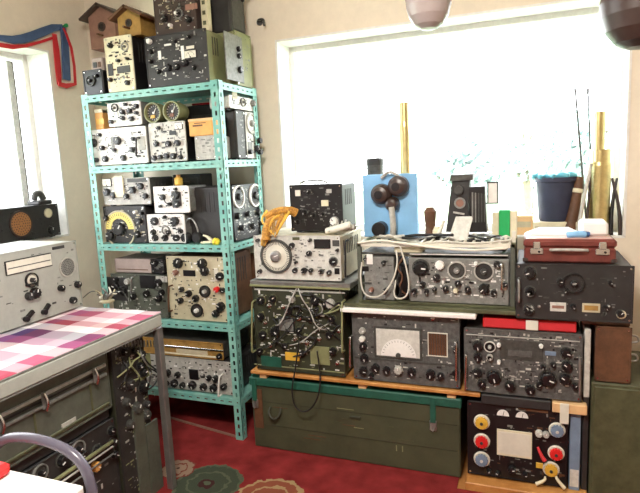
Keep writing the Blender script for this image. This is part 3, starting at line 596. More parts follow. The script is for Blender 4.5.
# --- bottom shelf (z .247)
d = Dev('communications_receiver', 'wide grey receiver with two rows of knobs on the bottom rack shelf', 'radio', 'Y', YR, (160,365,234,402), S0, .32, 'charcoal', 'lightgrey', a0=-2.25, a1=-1.53, z1=S0+.20)
knobs(d, [(169,372,3.2),(179,374,2.8),(176,385,3.6),(184,386,2.8),(194,388,3.8),(205,389,3.4),(215,391,3.6),(217,378,3.2),(210,377,2.6),(225,386,3),(168,384,2.6)]); d.plate(190,369,199,379,'black',.004,'window'); d.handle(223,374,222,394,'white'); d.marks(70,('black','black','darkgrey','white'),18).end()
zz1 = d.z1
d = Dev('radio_set', 'low set with a brown wooden band across its front, on the wide grey receiver', 'radio', 'Y', YR, (165,345,226,362), zz1, .30, 'darkgrey', 'yellowwood', a0=-2.22, a1=-1.58, z1=zz1+.105)
d.plate(166,347,224,348.8,'chrome',.006,'trim_strip'); d.plate(166,354,222,355.5,'cream',.004,'scale'); d.plate(177,349.5,208,353.5,'beige',.002,'scale'); d.knob(222,360,2.6); d.end()

# ------------------------------------------------------------------ right-hand row of equipment
# crate
CR = (-1.39, -.285, 2.44, 2.90); CZ = .405
o = empty('wooden_crate', ((CR[0]+CR[1])/2, 2.66, .008), 'long olive wooden chest with dark green lid and metal latches, under the board', 'crate')
k = MB(); k.box(CR[0]+.006, CR[2]+.006, .008, CR[1]-.006, CR[3]-.006, CZ-.045, 'crate_green', .006); k.build('body', o)
k = MB(); k.box(CR[0], CR[2]-.004, CZ-.045, CR[1], CR[3], CZ, 'teal_green', .005); k.build('lid', o)
F = FY(CR[2]+.006)
for u, v in ((433, 420), (255, 425)):
    a = P(1, CR[2], u, v); k = MB(F); ax = max(a.x, CR[0]+.03)
    k.box(ax-.013, CZ-.13, 0, ax+.013, CZ-.003, .014, 'teal_green', .002); k.box(ax-.017, CZ-.17, 0, ax+.017, CZ-.12, .012, 'steel', .003); k.tube([(ax-.012,CZ-.14,.014),(ax,CZ-.175,.022),(ax+.012,CZ-.14,.014)], .003, 'steel'); k.build('latch', o)
for xq in (-.98,):
    a = P(1, CR[2], 355, 418); k = MB(F); k.box(a.x-.03, a.z-.008, 0, a.x+.03, a.z+.008, .008, 'olive_dark', .002); k.build('cleat', o)
a = P(1, CR[2], 275, 408); k = MB(F); k.tube([(a.x-.03,a.z+.0,.0),(a.x-.035,a.z-.03,.022),(a.x,a.z-.06,.03),(a.x+.035,a.z-.03,.022),(a.x+.03,a.z,.0)], .006, 'olive_dark'); k.build('handle', o)
k = MB(F); r_ = random.Random(3)
for z_ in (.14, .27): k.box(CR[0]+.02, z_, 0, CR[1]-.02, z_+.003, .0015, 'olive_dark')
for i in range(12): a = r_.uniform(-1.3,-.4); z_ = r_.uniform(.06,.3); k.box(a, z_, 0, a+r_.uniform(.02,.1), z_+.003, .0016, r_.choice(('olive_light','brown','olive')))
k.box(-.60, .10, 0, -.595, .13, .0016, 'olive_light'); k.box(-.57, .10, 0, -.565, .13, .0016, 'olive_light'); k.build('plank_seams', o)
k = MB(F); k.box(CR[0]+.02, .12, 0, CR[0]+.07, .34, .006, 'brown', .002); k.build('corner_plate', o)
# board on the crate
BZ0, BZ1 = CZ+.025, CZ+.043
k = MB(); k.box(-1.37, 2.425, BZ0, -.20, 2.88, BZ1, 'orange_wood', .003)
tag(k.build('wooden_board', loc=(-.79,2.64,BZ0)), 'long orange brown board lying across the blocks on the olive chest', 'board')
for i, (u, lb) in enumerate(((361,'small pale wood block between chest lid and board, in the middle'), (262,'small pale wood block between chest lid and board, at the left end'), (452,'small pale wood block between chest lid and board, at the right end'))):
    a = P(1, 2.42, u, 390); k = MB(); x = min(max(a.x, -1.36), -.33); k.box(x-.02, 2.44, CZ, x+.02, 2.86, BZ0, 'plywood', .002)
    tag(k.build('wood_block', loc=(x,2.65,CZ)), lb, 'block', 'wood blocks under the board')
# plank below the tester
k = MB(); k.box(-.265, 2.27, 0, .25, 2.88, .042, 'orange_wood', .003); k.v = k.v
k = MB(); k.box(-.262, 2.365, 0, .245, 2.88, .042, 'orange_wood', .003)
tag(k.build('plank_base', loc=(0,2.6,0)), 'orange wooden base plank on the floor under the black terminal panel', 'board')
# terminal panel with coloured knobs
YM = 2.44
d = Dev('testing_panel', 'black panel with yellow, red and grey coloured round knobs, under the grey radio at right', 'instrument', 'Y', YM, (464,403,570,490), .042, .38, 'black', 'black', a0=-.258, a1=.165, z1=.405)
for u, v, c, lb in ((482,421,'amber','yellow knob with pale rim'),(482,440,'red','red knob with pale rim'),(482,458,'slate_blue','grey blue knob with pale rim'),(557,429,'slate_blue','grey blue knob with pale rim'),(556,452,'red','red knob with pale rim'),(551,468,'amber','yellow knob with pale rim')):
    a, b = d.at(u, v); R = 7*d.sc(u, v)
    def f(k, a=a, b=b, R=R, c=c):
        k.lathe(a, b, [(R*1.05,.005),(R*1.05,.012),(R*.95,.016),(R*.82,.014)], 'offwhite', 24); 
        for i in range(12):
            t = 2*PI*i/12; k.cyl(a+math.cos(t)*R*.62, b+math.sin(t)*R*.62, .012, .028, R*.20, c, 8)
        k.cyl(a, b, .012, .030, R*.66, c, 20); k.cyl(a, b, .029, .034, R*.2, 'darkgrey' if c != 'slate_blue' else 'palegrey', 10)
    d.extra('knob', f, lb)
d.plate(497,430,532,456,'cream',.004,'scale_plate'); d.plate(498,432,531,454,'offwhite',.005,'scale_plate')
for u, v in ((503,413),(522,415)): 
    a, b = d.at(u, v); R = 5*d.sc(u, v)
    def f(k, a=a, b=b, R=R):
        vs = [(a, b-R*.4, .006)]+[(a+math.cos(PI*i/10)*R*1.1, b-R*.4+math.sin(PI*i/10)*R*1.2, .006) for i in range(11)]; vs += [(x, y, .009) for x, y, _ in vs]
        k.add(vs, [(12, 12+i, 13+i) for i in range(1, 11)]+[(i, i+12, i+13, i+1) for i in range(1, 11)], 'white'); k.quadbar((a, b-R*.4),(a+R*.2,b+R*.5), .002, (.009,.0105), 'black')
    d.extra('meter', f)
d.plate(516,408,526,410,'lightgrey'); knobs(d, [(539,432,3.2,'palegrey'),(546,433,2.8,'lightgrey'),(489,470,2.2),(498,472,2.4),(512,468,3.4),(525,473,2.2)])
a, b = d.at(541, 453); d.extra('lever', lambda k: k.tube([(a-.014,b+.03,.006),(a,b,.02),(a+.016,b-.022,.026)], .008, 'ribbon_red', 8, (.005,.010)), 'red lever')
d.plate(536,462,543,467,'amber',.006,'lamp_window'); d.plate(518,405,548,411,'brown',.003)
for (p, q) in (((545,476),(536,484)),((556,474),(564,490))):
    p_, q_ = d.at(*p), d.at(*q); d.extra('plug_lead', lambda k, p_=p_, q_=q_: k.tube([(p_[0],p_[1],.006),(p_[0],p_[1]-.004,.03),(q_[0],max(q_[1],.06),.03)], .007, 'cream', 8, (.004,.009)), 'yellow white plug')
d.marks(50,('darkgrey','brown','grey'),19).end()
k = MB(); k.box(.172, 2.435, .042, .215, 2.60, .40, 'slate_blue', .003); k.box(.176, 2.4335, .06, .211, 2.436, .14, 'palegrey')
tag(k.build('folder', loc=(.19,2.5,.042)), 'upright grey blue folder wedged between the black terminal panel and the olive cabinet', 'folder')
k = MB(); k.box(.10, 2.41, .405, .235, 2.86, BZ1, 'plywood', .003); k.box(.13, 2.405, .36, .165, 2.412, .45, 'offwhite', .001)
tag(k.build('wood_spacer', loc=(.17,2.6,.405)), 'pale wooden spacer lying on the black terminal panel under the grey radio', 'block')
k = MB(); k.box(-.195, 2.42, .405, .095, 2.86, BZ1, 'charcoal', .003)
tag(k.build('support_rail', loc=(-.05,2.64,.405)), 'dark flat support rail between the black terminal panel and the grey radio', 'rail')

# left tall radio (olive, cable-strewn)
YQ = 2.45
d = Dev('vehicle_radio', 'olive radio strewn with tangled cables and plugs, standing on the long board', 'radio', 'Y', YQ, (252,285,348,375), BZ1, .40, 'olive', 'olive_dark', a0=-1.335, a1=-.845, z1=.905)
knobs(d, [(262,300,4),(274,298,3.4),(262,316,3.6),(264,334,4),(276,330,4.6),(290,310,4),(316,300,4.6),(326,304,3),(333,318,3.4),(312,318,3.2),(300,330,3.2),(330,334,3.6),(286,345,3),(304,352,2.6),(334,350,3.6),(258,350,3),(340,304,2.6)], skirt='olive')
d.knob(331,303,4.6,'lightgrey'); d.knob(293,299,3,'lightgrey'); d.dial(318,308,6,'olive','lightgrey','black'); d.plate(286,352,300,360,'amber',.004,'name_plate'); d.plate(311,346,330,364,'olive_light',.004,'hatch'); d.plate(262,356,282,366,'teal_green',.004,'hatch')
d.plate(255,290,345,291.5,'lightgrey',.003,'trim_strip'); d.plate(255,372.5-5,345,368.5,'olive_light',.003,'trim_strip')
d.meter(280,318,294,330,'grey'); d.handle(256,300,256,350,'olive_light',.04); d.handle(345,300,345,350,'olive_light',.04)
r_ = random.Random(21)
for i in range(11):
    u, v = r_.uniform(262,330), r_.uniform(292,330); pts = [(u, v)]
    for j in range(4): u = min(342, max(258, u+r_.uniform(-22,26))); v = min(362, max(290, v+r_.uniform(-6,18))); pts.append((u, v))
    d.wire(pts, r_.choice(('cable_black','cable_black','cable_black','olive_light','grey')), r_.choice((.003,.004,.005)), .02+.012*r_.random())
d.wire([(297,288),(294,300),(288,312),(284,322),(276,325)],'lightgrey',.0035,.04); d.wire([(298,286),(306,296),(312,308),(320,325),(330,330)],'lightgrey',.003,.04); d.wire([(290,345),(305,340),(318,328),(332,322)],'lightgrey',.003,.03)
for u, v in ((270,305),(284,306),(300,318),(308,342),(320,338),(340,330),(296,338),(266,322),(271,345),(338,362)): d.term(u, v, 'chrome')
d.marks(110,('palegrey','lightgrey','olive_light','white'),22)
d.end()
# cable hanging down over the crate
k = MB(FY(2.395)); pts = [P(1, 2.395, u, v) for u, v in ((300,340),(296,370),(292,390),(296,408),(308,412),(318,400),(322,380),(318,350))]
k.tube([(p.x, p.z, .012) for p in pts], .004, 'cable_black', 8); tag(k.build('hanging_cable', loc=(pts[0].x, 2.39, .6)), 'black cable loop hanging in front of the board and the olive chest', 'cable')
k = MB(); k.box(-1.34, 2.43, .905, -.80, 2.88, .935, 'steel', .003); k.box(-1.34, 2.425, .905, -.80, 2.43, .914, 'olive_light')
tag(k.build('metal_tray', loc=(-1.07,2.6,.905)), 'flat metal tray between the cable-strewn olive radio and the big-dial signal generator', 'tray')
# signal generator with big dial
d = Dev('signal_generator', 'pale signal generator with one big round dial, standing on the flat metal tray', 'instrument', 'Y', YQ, (256,236,348,284), .935, .36, 'beige', 'palegrey', a0=-1.31, a1=-.845, z1=1.165)
d.dial(277,256,17,'offwhite','darkgrey','steel',48,label='big round tuning dial'); d.knob(293,245,2.6); d.knob(310,253,2.6); d.plate(315,239,331,248,'black',.008,'window'); d.plate(333,240,340,246,'darkgrey',.004,'window')
d.knob(334,261,3.8,skirt='grey'); knobs(d, [(296,270,2.4),(305,270,2.8),(312,270,2.2),(322,271,2.4),(330,272,2.4),(297,262,1.6),(259,240,1.8),(261,271,2.2),(341,250,1.8),(311,240,1.8)]); d.plate(335,268,340,274,'black'); d.plate(293,237,300,240,'olive'); d.marks(50,('grey','darkgrey','lightgrey'),23)
d.handle(348,240,348,276,'black'); d.end()
k = MB(); 
tk = P(1, 2.42, 345, 230)
k.tube([(-.93,2.50,1.18),(-.87,2.48,1.195),(-.80,2.47,1.215)], .017, 'offwhite', 10); k.tube([(-.93,2.52,1.18),(-.85,2.52,1.185),(-.79,2.50,1.20)], .014, 'palegrey', 10)
for i in range(5): k.tube([(-.91+i*.02,2.475,1.18+i*.007),(-.91+i*.02,2.50,1.208+i*.007)], .004, 'lightgrey', 6)
tag(k.build('crumpled_cloth', loc=(-.86,2.5,1.165)), 'crumpled white cloth lying at the right end of the big-dial signal generator', 'cloth')
# golden cord bundle
k = MB(FY(2.45)); r_ = random.Random(31)
A = lambda u, v, c: (P(1, 2.45-c, u, v).x, P(1, 2.45-c, u, v).z, c)
k.tube([A(290,212,-.05),A(282,214,-.03),A(272,218,.0),A(266,226,.02),A(266,240,.025)], .022, 'gold_cloth', 10, (.012,.024))
for i in range(16):
    j = lambda s_=3: r_.uniform(-s_, s_)
    k.tube([A(290+j(2),212+j(2),-.05),A(281+j(),215+j(),-.02),A(272+j(),219+j(),.015),A(266+j(4),230+j(),.03),A(265+j(4),244+j(),.022)], .0045, r_.choice(('gold_cloth','gold_cloth','amber','yellowwood')), 6)
k.tube([A(266,217,.01),A(276,211,-.01),A(290,210,-.04),A(296,213,-.06)], .02, 'gold_cloth', 8, (.016,.024))
for i in range(14):
    q = r_.uniform(262, 290); k.tube([A(q,213+r_.uniform(-3,4),-.02),A(q-3+r_.uniform(-4,4),222+r_.uniform(-4,4),.01),A(q*.3+266*.7+r_.uniform(-5,6),232+r_.uniform(-3,6),.03)], .006, r_.choice(('gold_cloth','gold_cloth','amber','yellowwood')), 6, (.008,.003))
tag(k.build('golden_cord', loc=(-1.2,2.45,1.165)), 'golden orange fringed cord draped over the big-dial signal generator', 'cord')
# black case behind
d = Dev('meter_case', 'black instrument case with one white knob, standing on the big-dial signal generator', 'instrument', 'Y', 2.57, (291,184,357,230), 1.165, .22, 'black', 'black', a1=-.865)
d.plate(296,190,301,196,'offwhite',.006,'label_plate'); d.plate(322,200,329,206,'cream',.006,'label_plate'); d.plate(327,189,332,193,'lightgrey'); d.knob(335,221,4,'white',skirt='grey',ptr='black'); knobs(d, [(309,192,2.4),(305,212,2.6),(314,215,2.4),(323,214,2),(298,222,2.6)],skirt='darkgrey'); d.marks(40,('grey','darkgrey'),24).end()
k = MB(); zt = d.z1; k.tube([(-1.12,2.64,zt+.005),(-1.09,2.64,zt+.018),(-1.0,2.64,zt+.018),(-.97,2.64,zt+.005)], .005, 'steel'); h = k.build('handle', d.o)

# dial receiver
d = Dev('base_receiver', 'grey receiver with a white fan-shaped dial window and brown speaker, under a white board', 'radio', 'Y', YQ, (352,320,462,386), BZ1, .40, 'darkgrey', 'midgrey', a0=-.80, a1=-.29, z1=.80)
d.meter(377,329,420,356,'palegrey','darkgrey','dial_window',arc=False,label='white fan-shaped tuning dial'); 
fa, fb = d.at(399, 355.5); fr = 17*d.sc(399, 350)
def fan(k):
    vs = [(fa, fb, .0125)]+[(fa+math.cos(PI*i/16)*fr, fb+math.sin(PI*i/16)*fr, .0125) for i in range(17)]; vs += [(x, y, .014) for x, y, _ in vs]
    k.add(vs, [(18, 18+i, 19+i) for i in range(1, 17)]+[(i, i+18, i+19, i+1) for i in range(1, 17)], 'white')
    for i in range(1, 16): t = PI*i/16; k.quadbar((fa+math.cos(t)*fr*.82, fb+math.sin(t)*fr*.82), (fa+math.cos(t)*fr*.93, fb+math.sin(t)*fr*.93), .0015, (.0138,.015), 'black')
    k.cyl(fa, fb+.006, .012, .02, .012, 'darkgrey', 16)
d.extra('scale_fan', fan)
d.grille(429,333,447,355,'brown','offwhite',7,bar='dark_brown'); 
knobs(d, [(364,346,3.6),(365,357,3.8),(364,370,4),(376,367,4),(387,369,3.4),(412,371,3.8),(431,373,4.2),(441,375,3.2),(372,381,2.6),(457,350,2.6),(456,372,3)]); d.knob(363,330,3,'lightgrey'); d.knob(363,338,2.8,'white'); d.knob(399,369,4,'lightgrey'); d.plate(355,360,457,362,'darkgrey',.002,'trim_strip'); d.term(433,318,'chrome')
d.handle(352,335,352,365,'chrome',.03,.005); d.handle(457,340,457,378,'chrome',.03,.005); d.marks(70,('palegrey','black','lightgrey'),25).end()
k = MB(); k.box(-.845, 2.40, .80, -.215, 2.80, .822, 'white', .004); tag(k.build('white_board', loc=(-.53,2.6,.80)), 'white board lying on the fan-dial receiver, overhanging to the right', 'board')
k = MB(); k.box(-.83, 2.42, .822, -.05, 2.86, .842, 'olive', .003); 
tag(k.build('green_base_board', loc=(-.45,2.6,.822)), 'olive green base board under the cable-topped transceiver', 'board')

# cable-topped transceiver
ZB = .842
o = empty('rack_transceiver', (-.40, 2.64, ZB), 'wide transceiver in an open frame with two ringed dials and white cables on top', 'radio')
YT = 2.45; F = FY(YT)
k = MB(F); X0, X1, ZT = -.765, -.055, 1.13
k.box(X0, ZB, -.38, X1, ZB+.012, 0, 'olive', .002)
for x in (X0, X1-.02):
    for c in (-.38, -.02): k.box(x, ZB+.012, c, x+.02, ZT, c+.02, 'greygreen', .002)
for c in (-.38, -.02): k.box(X0, ZT-.018, c, X1, ZT, c+.018, 'offwhite', .002)
for x in (X0, X1-.018): k.box(x, ZT-.018, -.38, x+.018, ZT, 0, 'olive_light', .002)
k.box(X0+.02, ZT-.055, -.30, X1-.02, ZT-.045, -.01, 'darkgrey', .001)
for i in range(11): x = X0+.30+i*.038; k.box(x, ZT-.004, -.36, x+.012, ZT+.006, .0, 'offwhite', .001)
k.build('frame', o)
class Sub(Dev):
    def __init__(s, o, val, a0, a1, z0, z1, depth, body, panel, name):
        s.ax = 1; s.val = val; s.F = FY(val); s.q = lambda p: p.x; s.a0, s.a1, s.z0, s.z1 = a0, a1, z0, z1; s.lip = .005; s.o = o
        k = MB(s.F); k.box(a0, z0, -depth, a1, z1, 0, body, .006); s.unit = k.build(name, o)
        s.p = MB(s.F); s.p.box(a0+.003, z0+.003, 0, a1-.003, z1-.003, .005, panel, .002)
d = Sub(o, YT+.005, -.735, -.585, ZB+.013, 1.068, .30, 'darkgrey', 'grey', 'power_module')
d.plate(367,254,373,264,'white'); d.plate(361,266,369,271,'black'); d.plate(376,276,388,278,'grey'); d.knob(372,289,2.4,'pinkbrown'); knobs(d,[(384,262,2.2),(386,290,2.4),(364,256,1.6)]); d.plate(362,282,372,284,'darkgrey'); d.marks(20,('grey','darkgrey'),26); d.p.build('module_panel', o)
k = MB(F); k.box(-.575, ZB+.013, -.28, -.53, 1.02, -.03, 'black', .004); k.build('dark_gap_fill', o)  # black box stands for the dark gap between the modules
d = Sub(o, YT+.005, -.520, -.078, ZB+.013, 1.062, .33, 'grey', 'grey', 'receiver_module')
d.knob(421,262,7,skirt='darkgrey'); d.knob(440,257,4.5,'white',skirt='grey'); d.dial(457,270,9,'darkgrey','lightgrey','grey'); d.dial(484,271,9.5,'charcoal','lightgrey','darkgrey')
knobs(d, [(437,277,3.4),(446,288,3),(435,289,2.4),(458,283,3),(468,289,3),(484,288,5),(494,292,3),(497,262,3.2),(423,284,3),(415,291,3),(427,291,2.4),(505,284,2.6)]); d.knob(456,290,2.4,'cream'); d.knob(476,263,2,'white'); d.marks(90,('palegrey','black','lightgrey','white'),27); d.plate(410,254,508,255.2,'palegrey'); d.handle(502,262,502,288,'chrome'); d.p.build('module_panel', o)
def hang(pts, m, r, nm='cable', base=YT): 
    k = MB(FY(base)); k.tube([(P(1, base-c, u, v).x, P(1, base-c, u, v).z, c) for u, v, c in pts], r, m, 8); k.build(nm, o)
hang([(396,250,0),(398,262,.03),(393,282,.04),(380,298,.04),(364,296,.03),(360,278,.02),(362,262,.0)], 'cable_white', .004)
hang([(400,246,0),(406,265,.03),(410,288,.04),(405,299,.045),(393,298,.04),(396,280,.02)], 'cable_white', .004)
hang([(398,262,-.02),(402,270,.02),(396,280,.03),(402,290,.03),(398,299,.01)], 'cable_black', .006)
hang([(403,258,-.01),(396,268,.03),(404,276,.03),(398,288,.035),(408,296,.01)], 'brown', .004)
r_ = random.Random(41)
for i in range(9):
    u = r_.uniform(360,470); v = r_.uniform(236,244); pts = [(u, v, -.1-r_.random()*.2)]
    for j in range(4): u += r_.uniform(5,28); v = min(250, max(235, v+r_.uniform(-8,8))); pts.append((min(u, 508), v, -.02-r_.random()*.15))
    hang(pts, r_.choice(('cable_white','cable_black','steel','cable_black','grey')), r_.choice((.004,.005,.007)))
hang([(358,243,.0),(380,240,.004),(400,243,.01),(430,247,.012),(470,251,.01),(508,248,0)], 'offwhite', .006); hang([(405,246,-.01),(440,241,0),(475,244,.0),(512,240,-.01)], 'cable_white', .005)
k = MB(F); k.box(-.59, 1.068, -.12, -.46, 1.11, -.02, 'beige', .008); k.box(-.62, 1.07, -.25, -.40, 1.10, -.14, 'offwhite', .008); k.build('cable_duct', o)
k = MB(F)
for x in (-.075, -.045): pass
k.box(-.07, ZT, -.06, -.055, ZT+.05, -.045, 'offwhite'); k.box(-.10, ZT, -.03, -.088, ZT+.035, -.018, 'offwhite'); k.tube([(-.12,ZT,-.03),(-.11,ZT+.03,-.03),(-.08,ZT+.03,-.03),(-.07,ZT,-.03)], .004, 'palegrey'); k.build('bracket', o)
# upright rods at the right end of frame
# blue framed box with dark goggles
zt = ZT+.006
o = empty('blue_board', (-.64, 2.66, ZT), 'sky blue upright board propped on the open-framed transceiver', 'board')
k = MB(FY(2.66)); a0 = P(1, 2.66, 363, 200).x; a1 = P(1, 2.66, 417, 200).x; zt2 = P(1, 2.66, 390, 174).z
k.box(a0, ZT, -.025, a1, zt2, 0, 'skyblue', .004); k.build('panel', o)
k = MB(FY(2.66)); k.box(a0, ZT, -.05, a0+.02, zt2-.02, -.02, 'skyblue', .003); k.box(a1-.02, ZT, -.05, a1, zt2-.02, -.02, 'skyblue', .003); k.build('back_rib', o)
o = empty('gas_mask', (-.63, 2.60, ZT), 'dark brown rubber mask with two round lenses, hung before the sky blue board', 'mask')
k = MB(FY(2.655)); G = lambda u, v, c=0: (P(1, 2.655-c, u, v).x, P(1, 2.655-c, u, v).z, c)
for u in (382, 399): 
    g = G(u, 194 if u < 390 else 186); kk = MB(FY(2.655)); kk.lathe(g[0], g[1], [(.052,.0),(.050,.03),(.036,.05),(.02,.055)], 'dark_brown', 24); kk.cyl(g[0]-.006, g[1]-.002, .05, .058, .02, 'glass_dark', 18); kk.build('lens', o)
g0, g1 = G(382,178), G(399,176)
k.tube([(g0[0],g0[1],.01),((g0[0]+g1[0])/2,g0[1]+.035,.02),(g1[0],g1[1],.01)], .008, 'lightgrey'); 
k.build('strap', o); k = MB(FY(2.655)); c_ = G(393, 204); k.lathe(c_[0], c_[1], [(.036,0),(.034,.03),(.026,.05),(.016,.055)], 'dark_brown', 20); k.build('face_piece', o)
k = MB(FY(2.655)); c2 = G(381, 217); zc2 = ZT+.045; k.lathe(c2[0], zc2, [(.036,0),(.036,.055),(.03,.06)], 'black', 22); k.build('filter', o)
k = MB(FY(2.655)); c3 = G(394, 214); k.tube([(c3[0],c_[1]-.01,.05),(c3[0]+.008,zc2+.02,.05),(c3[0],ZT+.012,.04)], .015, 'lightgrey', 10); k.build('hose', o); k = MB(FY(2.655)); k.tube([(c3[0]-.06,ZT+.012,.06),(c3[0],ZT+.01,.08),(c3[0]+.06,ZT+.012,.05)], .009, 'palegrey', 8); k.build('tube', o)
# brass shells
def shell(x, y, z, h, r, label, bm='brass', taper=1.0):
    o = empty('brass_shell_case', (x, y, z), label, 'shell case', 'brass shell cases on the windowsill')
    k = MB(); k.lathe(x, y, [(r*1.08,z),(r*1.08,z+.008),(r*.95,z+.012),(r*.95,z+.018),(r,z+.024),(r*taper,z+h*.82),(r*taper*.9,z+h*.86),(r*taper*.9,z+h)], bm, 28, cap=False); k.cyl(x, y, z, z+.004, r*1.05, bm, 28); k.build('case', o)
    k = MB(); k.ring(x, y, z+h-.012, z+h+.002, r*taper*.82, r*taper*.93, bm, 28); k.build('rim', o); return o
SZ = W1[2]+.012
a = P(1, 3.08, 405, 140); ztb = P(1, 3.08, 404, 103).z
shell(a.x, 3.08, SZ, ztb-SZ, .032, 'slim tall brass shell case on the windowsill behind the sky blue board')
a = P(1, 3.06, 600, 160)
shell(a.x, 3.06, SZ, P(1,3.06,598,150).z-SZ, .052, 'wide brass shell case on the windowsill at the right, holding a thinner brass tube')
k = MB(); zt3 = P(1,3.06,596,112).z; k.lathe(a.x-.008, 3.06, [(.028, SZ+.01),(.028, zt3),(.024, zt3),(.024, SZ+.02)], 'brass', 24)
tag(k.build('brass_tube', loc=(a.x,3.06,SZ)), 'thin tall brass tube rising out of the wide brass shell case', 'tube')
k = MB(); o = empty('tin_can', (-.80, 3.08, SZ), 'dark round tin on the windowsill left of the slim brass shell case', 'tin')
a = P(1, 3.08, 375, 165); zt4 = P(1,3.08,375,158).z
k.lathe(a.x, 3.08, [(.046,SZ),(.048,SZ+.01),(.048,zt4-.04),(.044,zt4-.036)], 'darkgrey', 24); k.build('body', o); k = MB(); k.lathe(a.x, 3.08, [(.05,zt4-.04),(.05,zt4-.01),(.044,zt4)], 'charcoal', 24); k.build('lid', o)
# small things on the transceiver
def fig_lump(name, label, cat, cx, y, z, parts):
    o = empty(name, (cx, y, z), label, cat); return o
o = empty('microphone', (-.44, 2.62, ZT), 'brown hand microphone leaning between the blue board and the black projector', 'microphone')
p = P(1, 2.62, 430, 205); k = MB(); k.lathe(p.x, 2.62, [(.025,ZT),(.028,ZT+.01),(.022,ZT+.05),(.028,ZT+.10),(.03,ZT+.13),(.016,ZT+.15)], 'brown', 16); k.build('body', o)
k = MB(); k.lathe(p.x+.035, 2.60, [(.02,ZT),(.022,ZT+.04),(.012,ZT+.06)], 'cream', 14); k.build('stand', o)
k = MB(); k.tube([(p.x+.02,2.58,ZT+.015),(p.x+.05,2.57,ZT+.03),(p.x+.07,2.58,ZT+.09)], .008, 'offwhite', 8); k.build('cord', o)
o = empty('film_projector', (-.29, 2.62, ZT), 'black projector-like machine with a slanted body on the open-framed transceiver', 'projector')
F = FY(2.60); H = lambda u, v, c=0: (P(1, 2.60-c, u, v).x, P(1, 2.60-c, u, v).z, c)
def slab(pts, c0, c1, m, nm, lab=None):
    k = MB(F); n = len(pts); vs = [(H(u,v)[0], max(H(u,v)[1], ZT+.001), c0) for u, v in pts]+[(H(u,v)[0], max(H(u,v)[1], ZT+.001), c1) for u, v in pts]
    k.add(vs, [list(range(n))] + [list(range(n, 2*n))[::-1]] + [(i, i+n, (i+1)%n+n, (i+1)%n) for i in range(n)], m); k.build(nm, o, label=lab)
slab([(452,232),(446,232),(449,205),(452,180),(470,180),(468,205),(470,232)], -.08, .0, 'charcoal', 'body')
slab([(470,232),(469,187),(485,186),(487,232)], -.08, .01, 'black', 'lamp_house')
slab([(450,181),(451,175),(473,174),(473,180)], -.07, .01, 'darkgrey', 'top_cover')
k = MB(F)
for i in range(5): h_ = H(472+i*3, 190+i*.4); k.box(h_[0], H(472,222)[1], .01, h_[0]+.006, h_[1]-.01, .015, 'grey' if i < 2 else 'darkgrey')
h_ = H(460,203); k.ring(h_[0], h_[1], 0, .01, .018, .026, 'grey', 20); k.box(h_[0]-.02,h_[1]-.02,.0,h_[0]+.02,h_[1]+.02,.004,'pinkbrown',.002); h_ = H(459,190); k.cyl(h_[0], h_[1], 0, .02, .02, 'darkgrey', 16); h_ = H(460,212); k.quadbar((h_[0]-.03,h_[1]), (h_[0]+.02,h_[1]-.01), .008, (0,.01), 'lightgrey'); k.build('mechanism', o)
k = MB(F); p0, p1 = H(453,229,.04), H(470,217,.04); k.add([(p0[0]-.02,ZT+.004,.07),(p1[0]-.01,ZT+.004,.07),(p1[0]+.01,p1[1],.012),(p0[0]+.01,p1[1],.012),(p0[0]-.02,ZT,.07),(p1[0]-.01,ZT,.07),(p1[0]+.01,p1[1]-.006,.008),(p0[0]+.01,p1[1]-.006,.008)], [(0,1,2,3),(7,6,5,4),(0,4,5,1),(1,5,6,2),(2,6,7,3),(3,7,4,0)], 'palegrey'); k.build('film_chute', o)
k = MB(F); a_, b_ = H(487,182), H(498,204); t = .005
for q in ((a_[0],b_[1],a_[0]+t,a_[1]),(b_[0]-t,b_[1],b_[0],a_[1]),(a_[0],a_[1]-t,b_[0],a_[1]),(a_[0]-.02,b_[1],b_[0],b_[1]+t)): k.box(q[0],q[1],-.02,q[2],q[3],-.01,'charcoal')
k.build('mirror_frame', o)
k = MB(F); k.box(a_[0]+t, b_[1]+t, -.018, b_[0]-t, a_[1]-t, -.014, 'white'); k.build('mirror', o)
k = MB(); a0, a1 = P(1,2.62,499,215).x, P(1,2.62,510,215).x; zt5 = P(1,2.62,504,210).z
k.box(a0-.03, 2.62, ZT, a0, 2.70, zt5-.01, 'cream', .003); k.box(a0, 2.615, ZT, a1, 2.70, zt5, 'green', .003); k.box(a1, 2.62, ZT, a1+.03, 2.70, zt5-.005, 'cream', .003)
tag(k.build('green_carton', loc=(a0,2.66,ZT)), 'small green and cream carton behind the open-framed transceiver, right of the projector', 'box')
k = MB(); k.box(-.075+.02, 2.93, SZ, .05, 2.99, SZ+.01, 'plywood', .002); 
a0, a1 = P(1,3.06,514,215).x, P(1,3.06,533,215).x; k = MB(); k.box(a0, 3.03, SZ, a1, 3.09, SZ+.10, 'plywood', .003); k.box(a0+.01, 3.029, SZ+.04, a1-.01, 3.031, SZ+.07, 'beige')
tag(k.build('wooden_block', loc=(a0,3.06,SZ)), 'pale wooden box on the windowsill between the green carton and the black bucket', 'block')

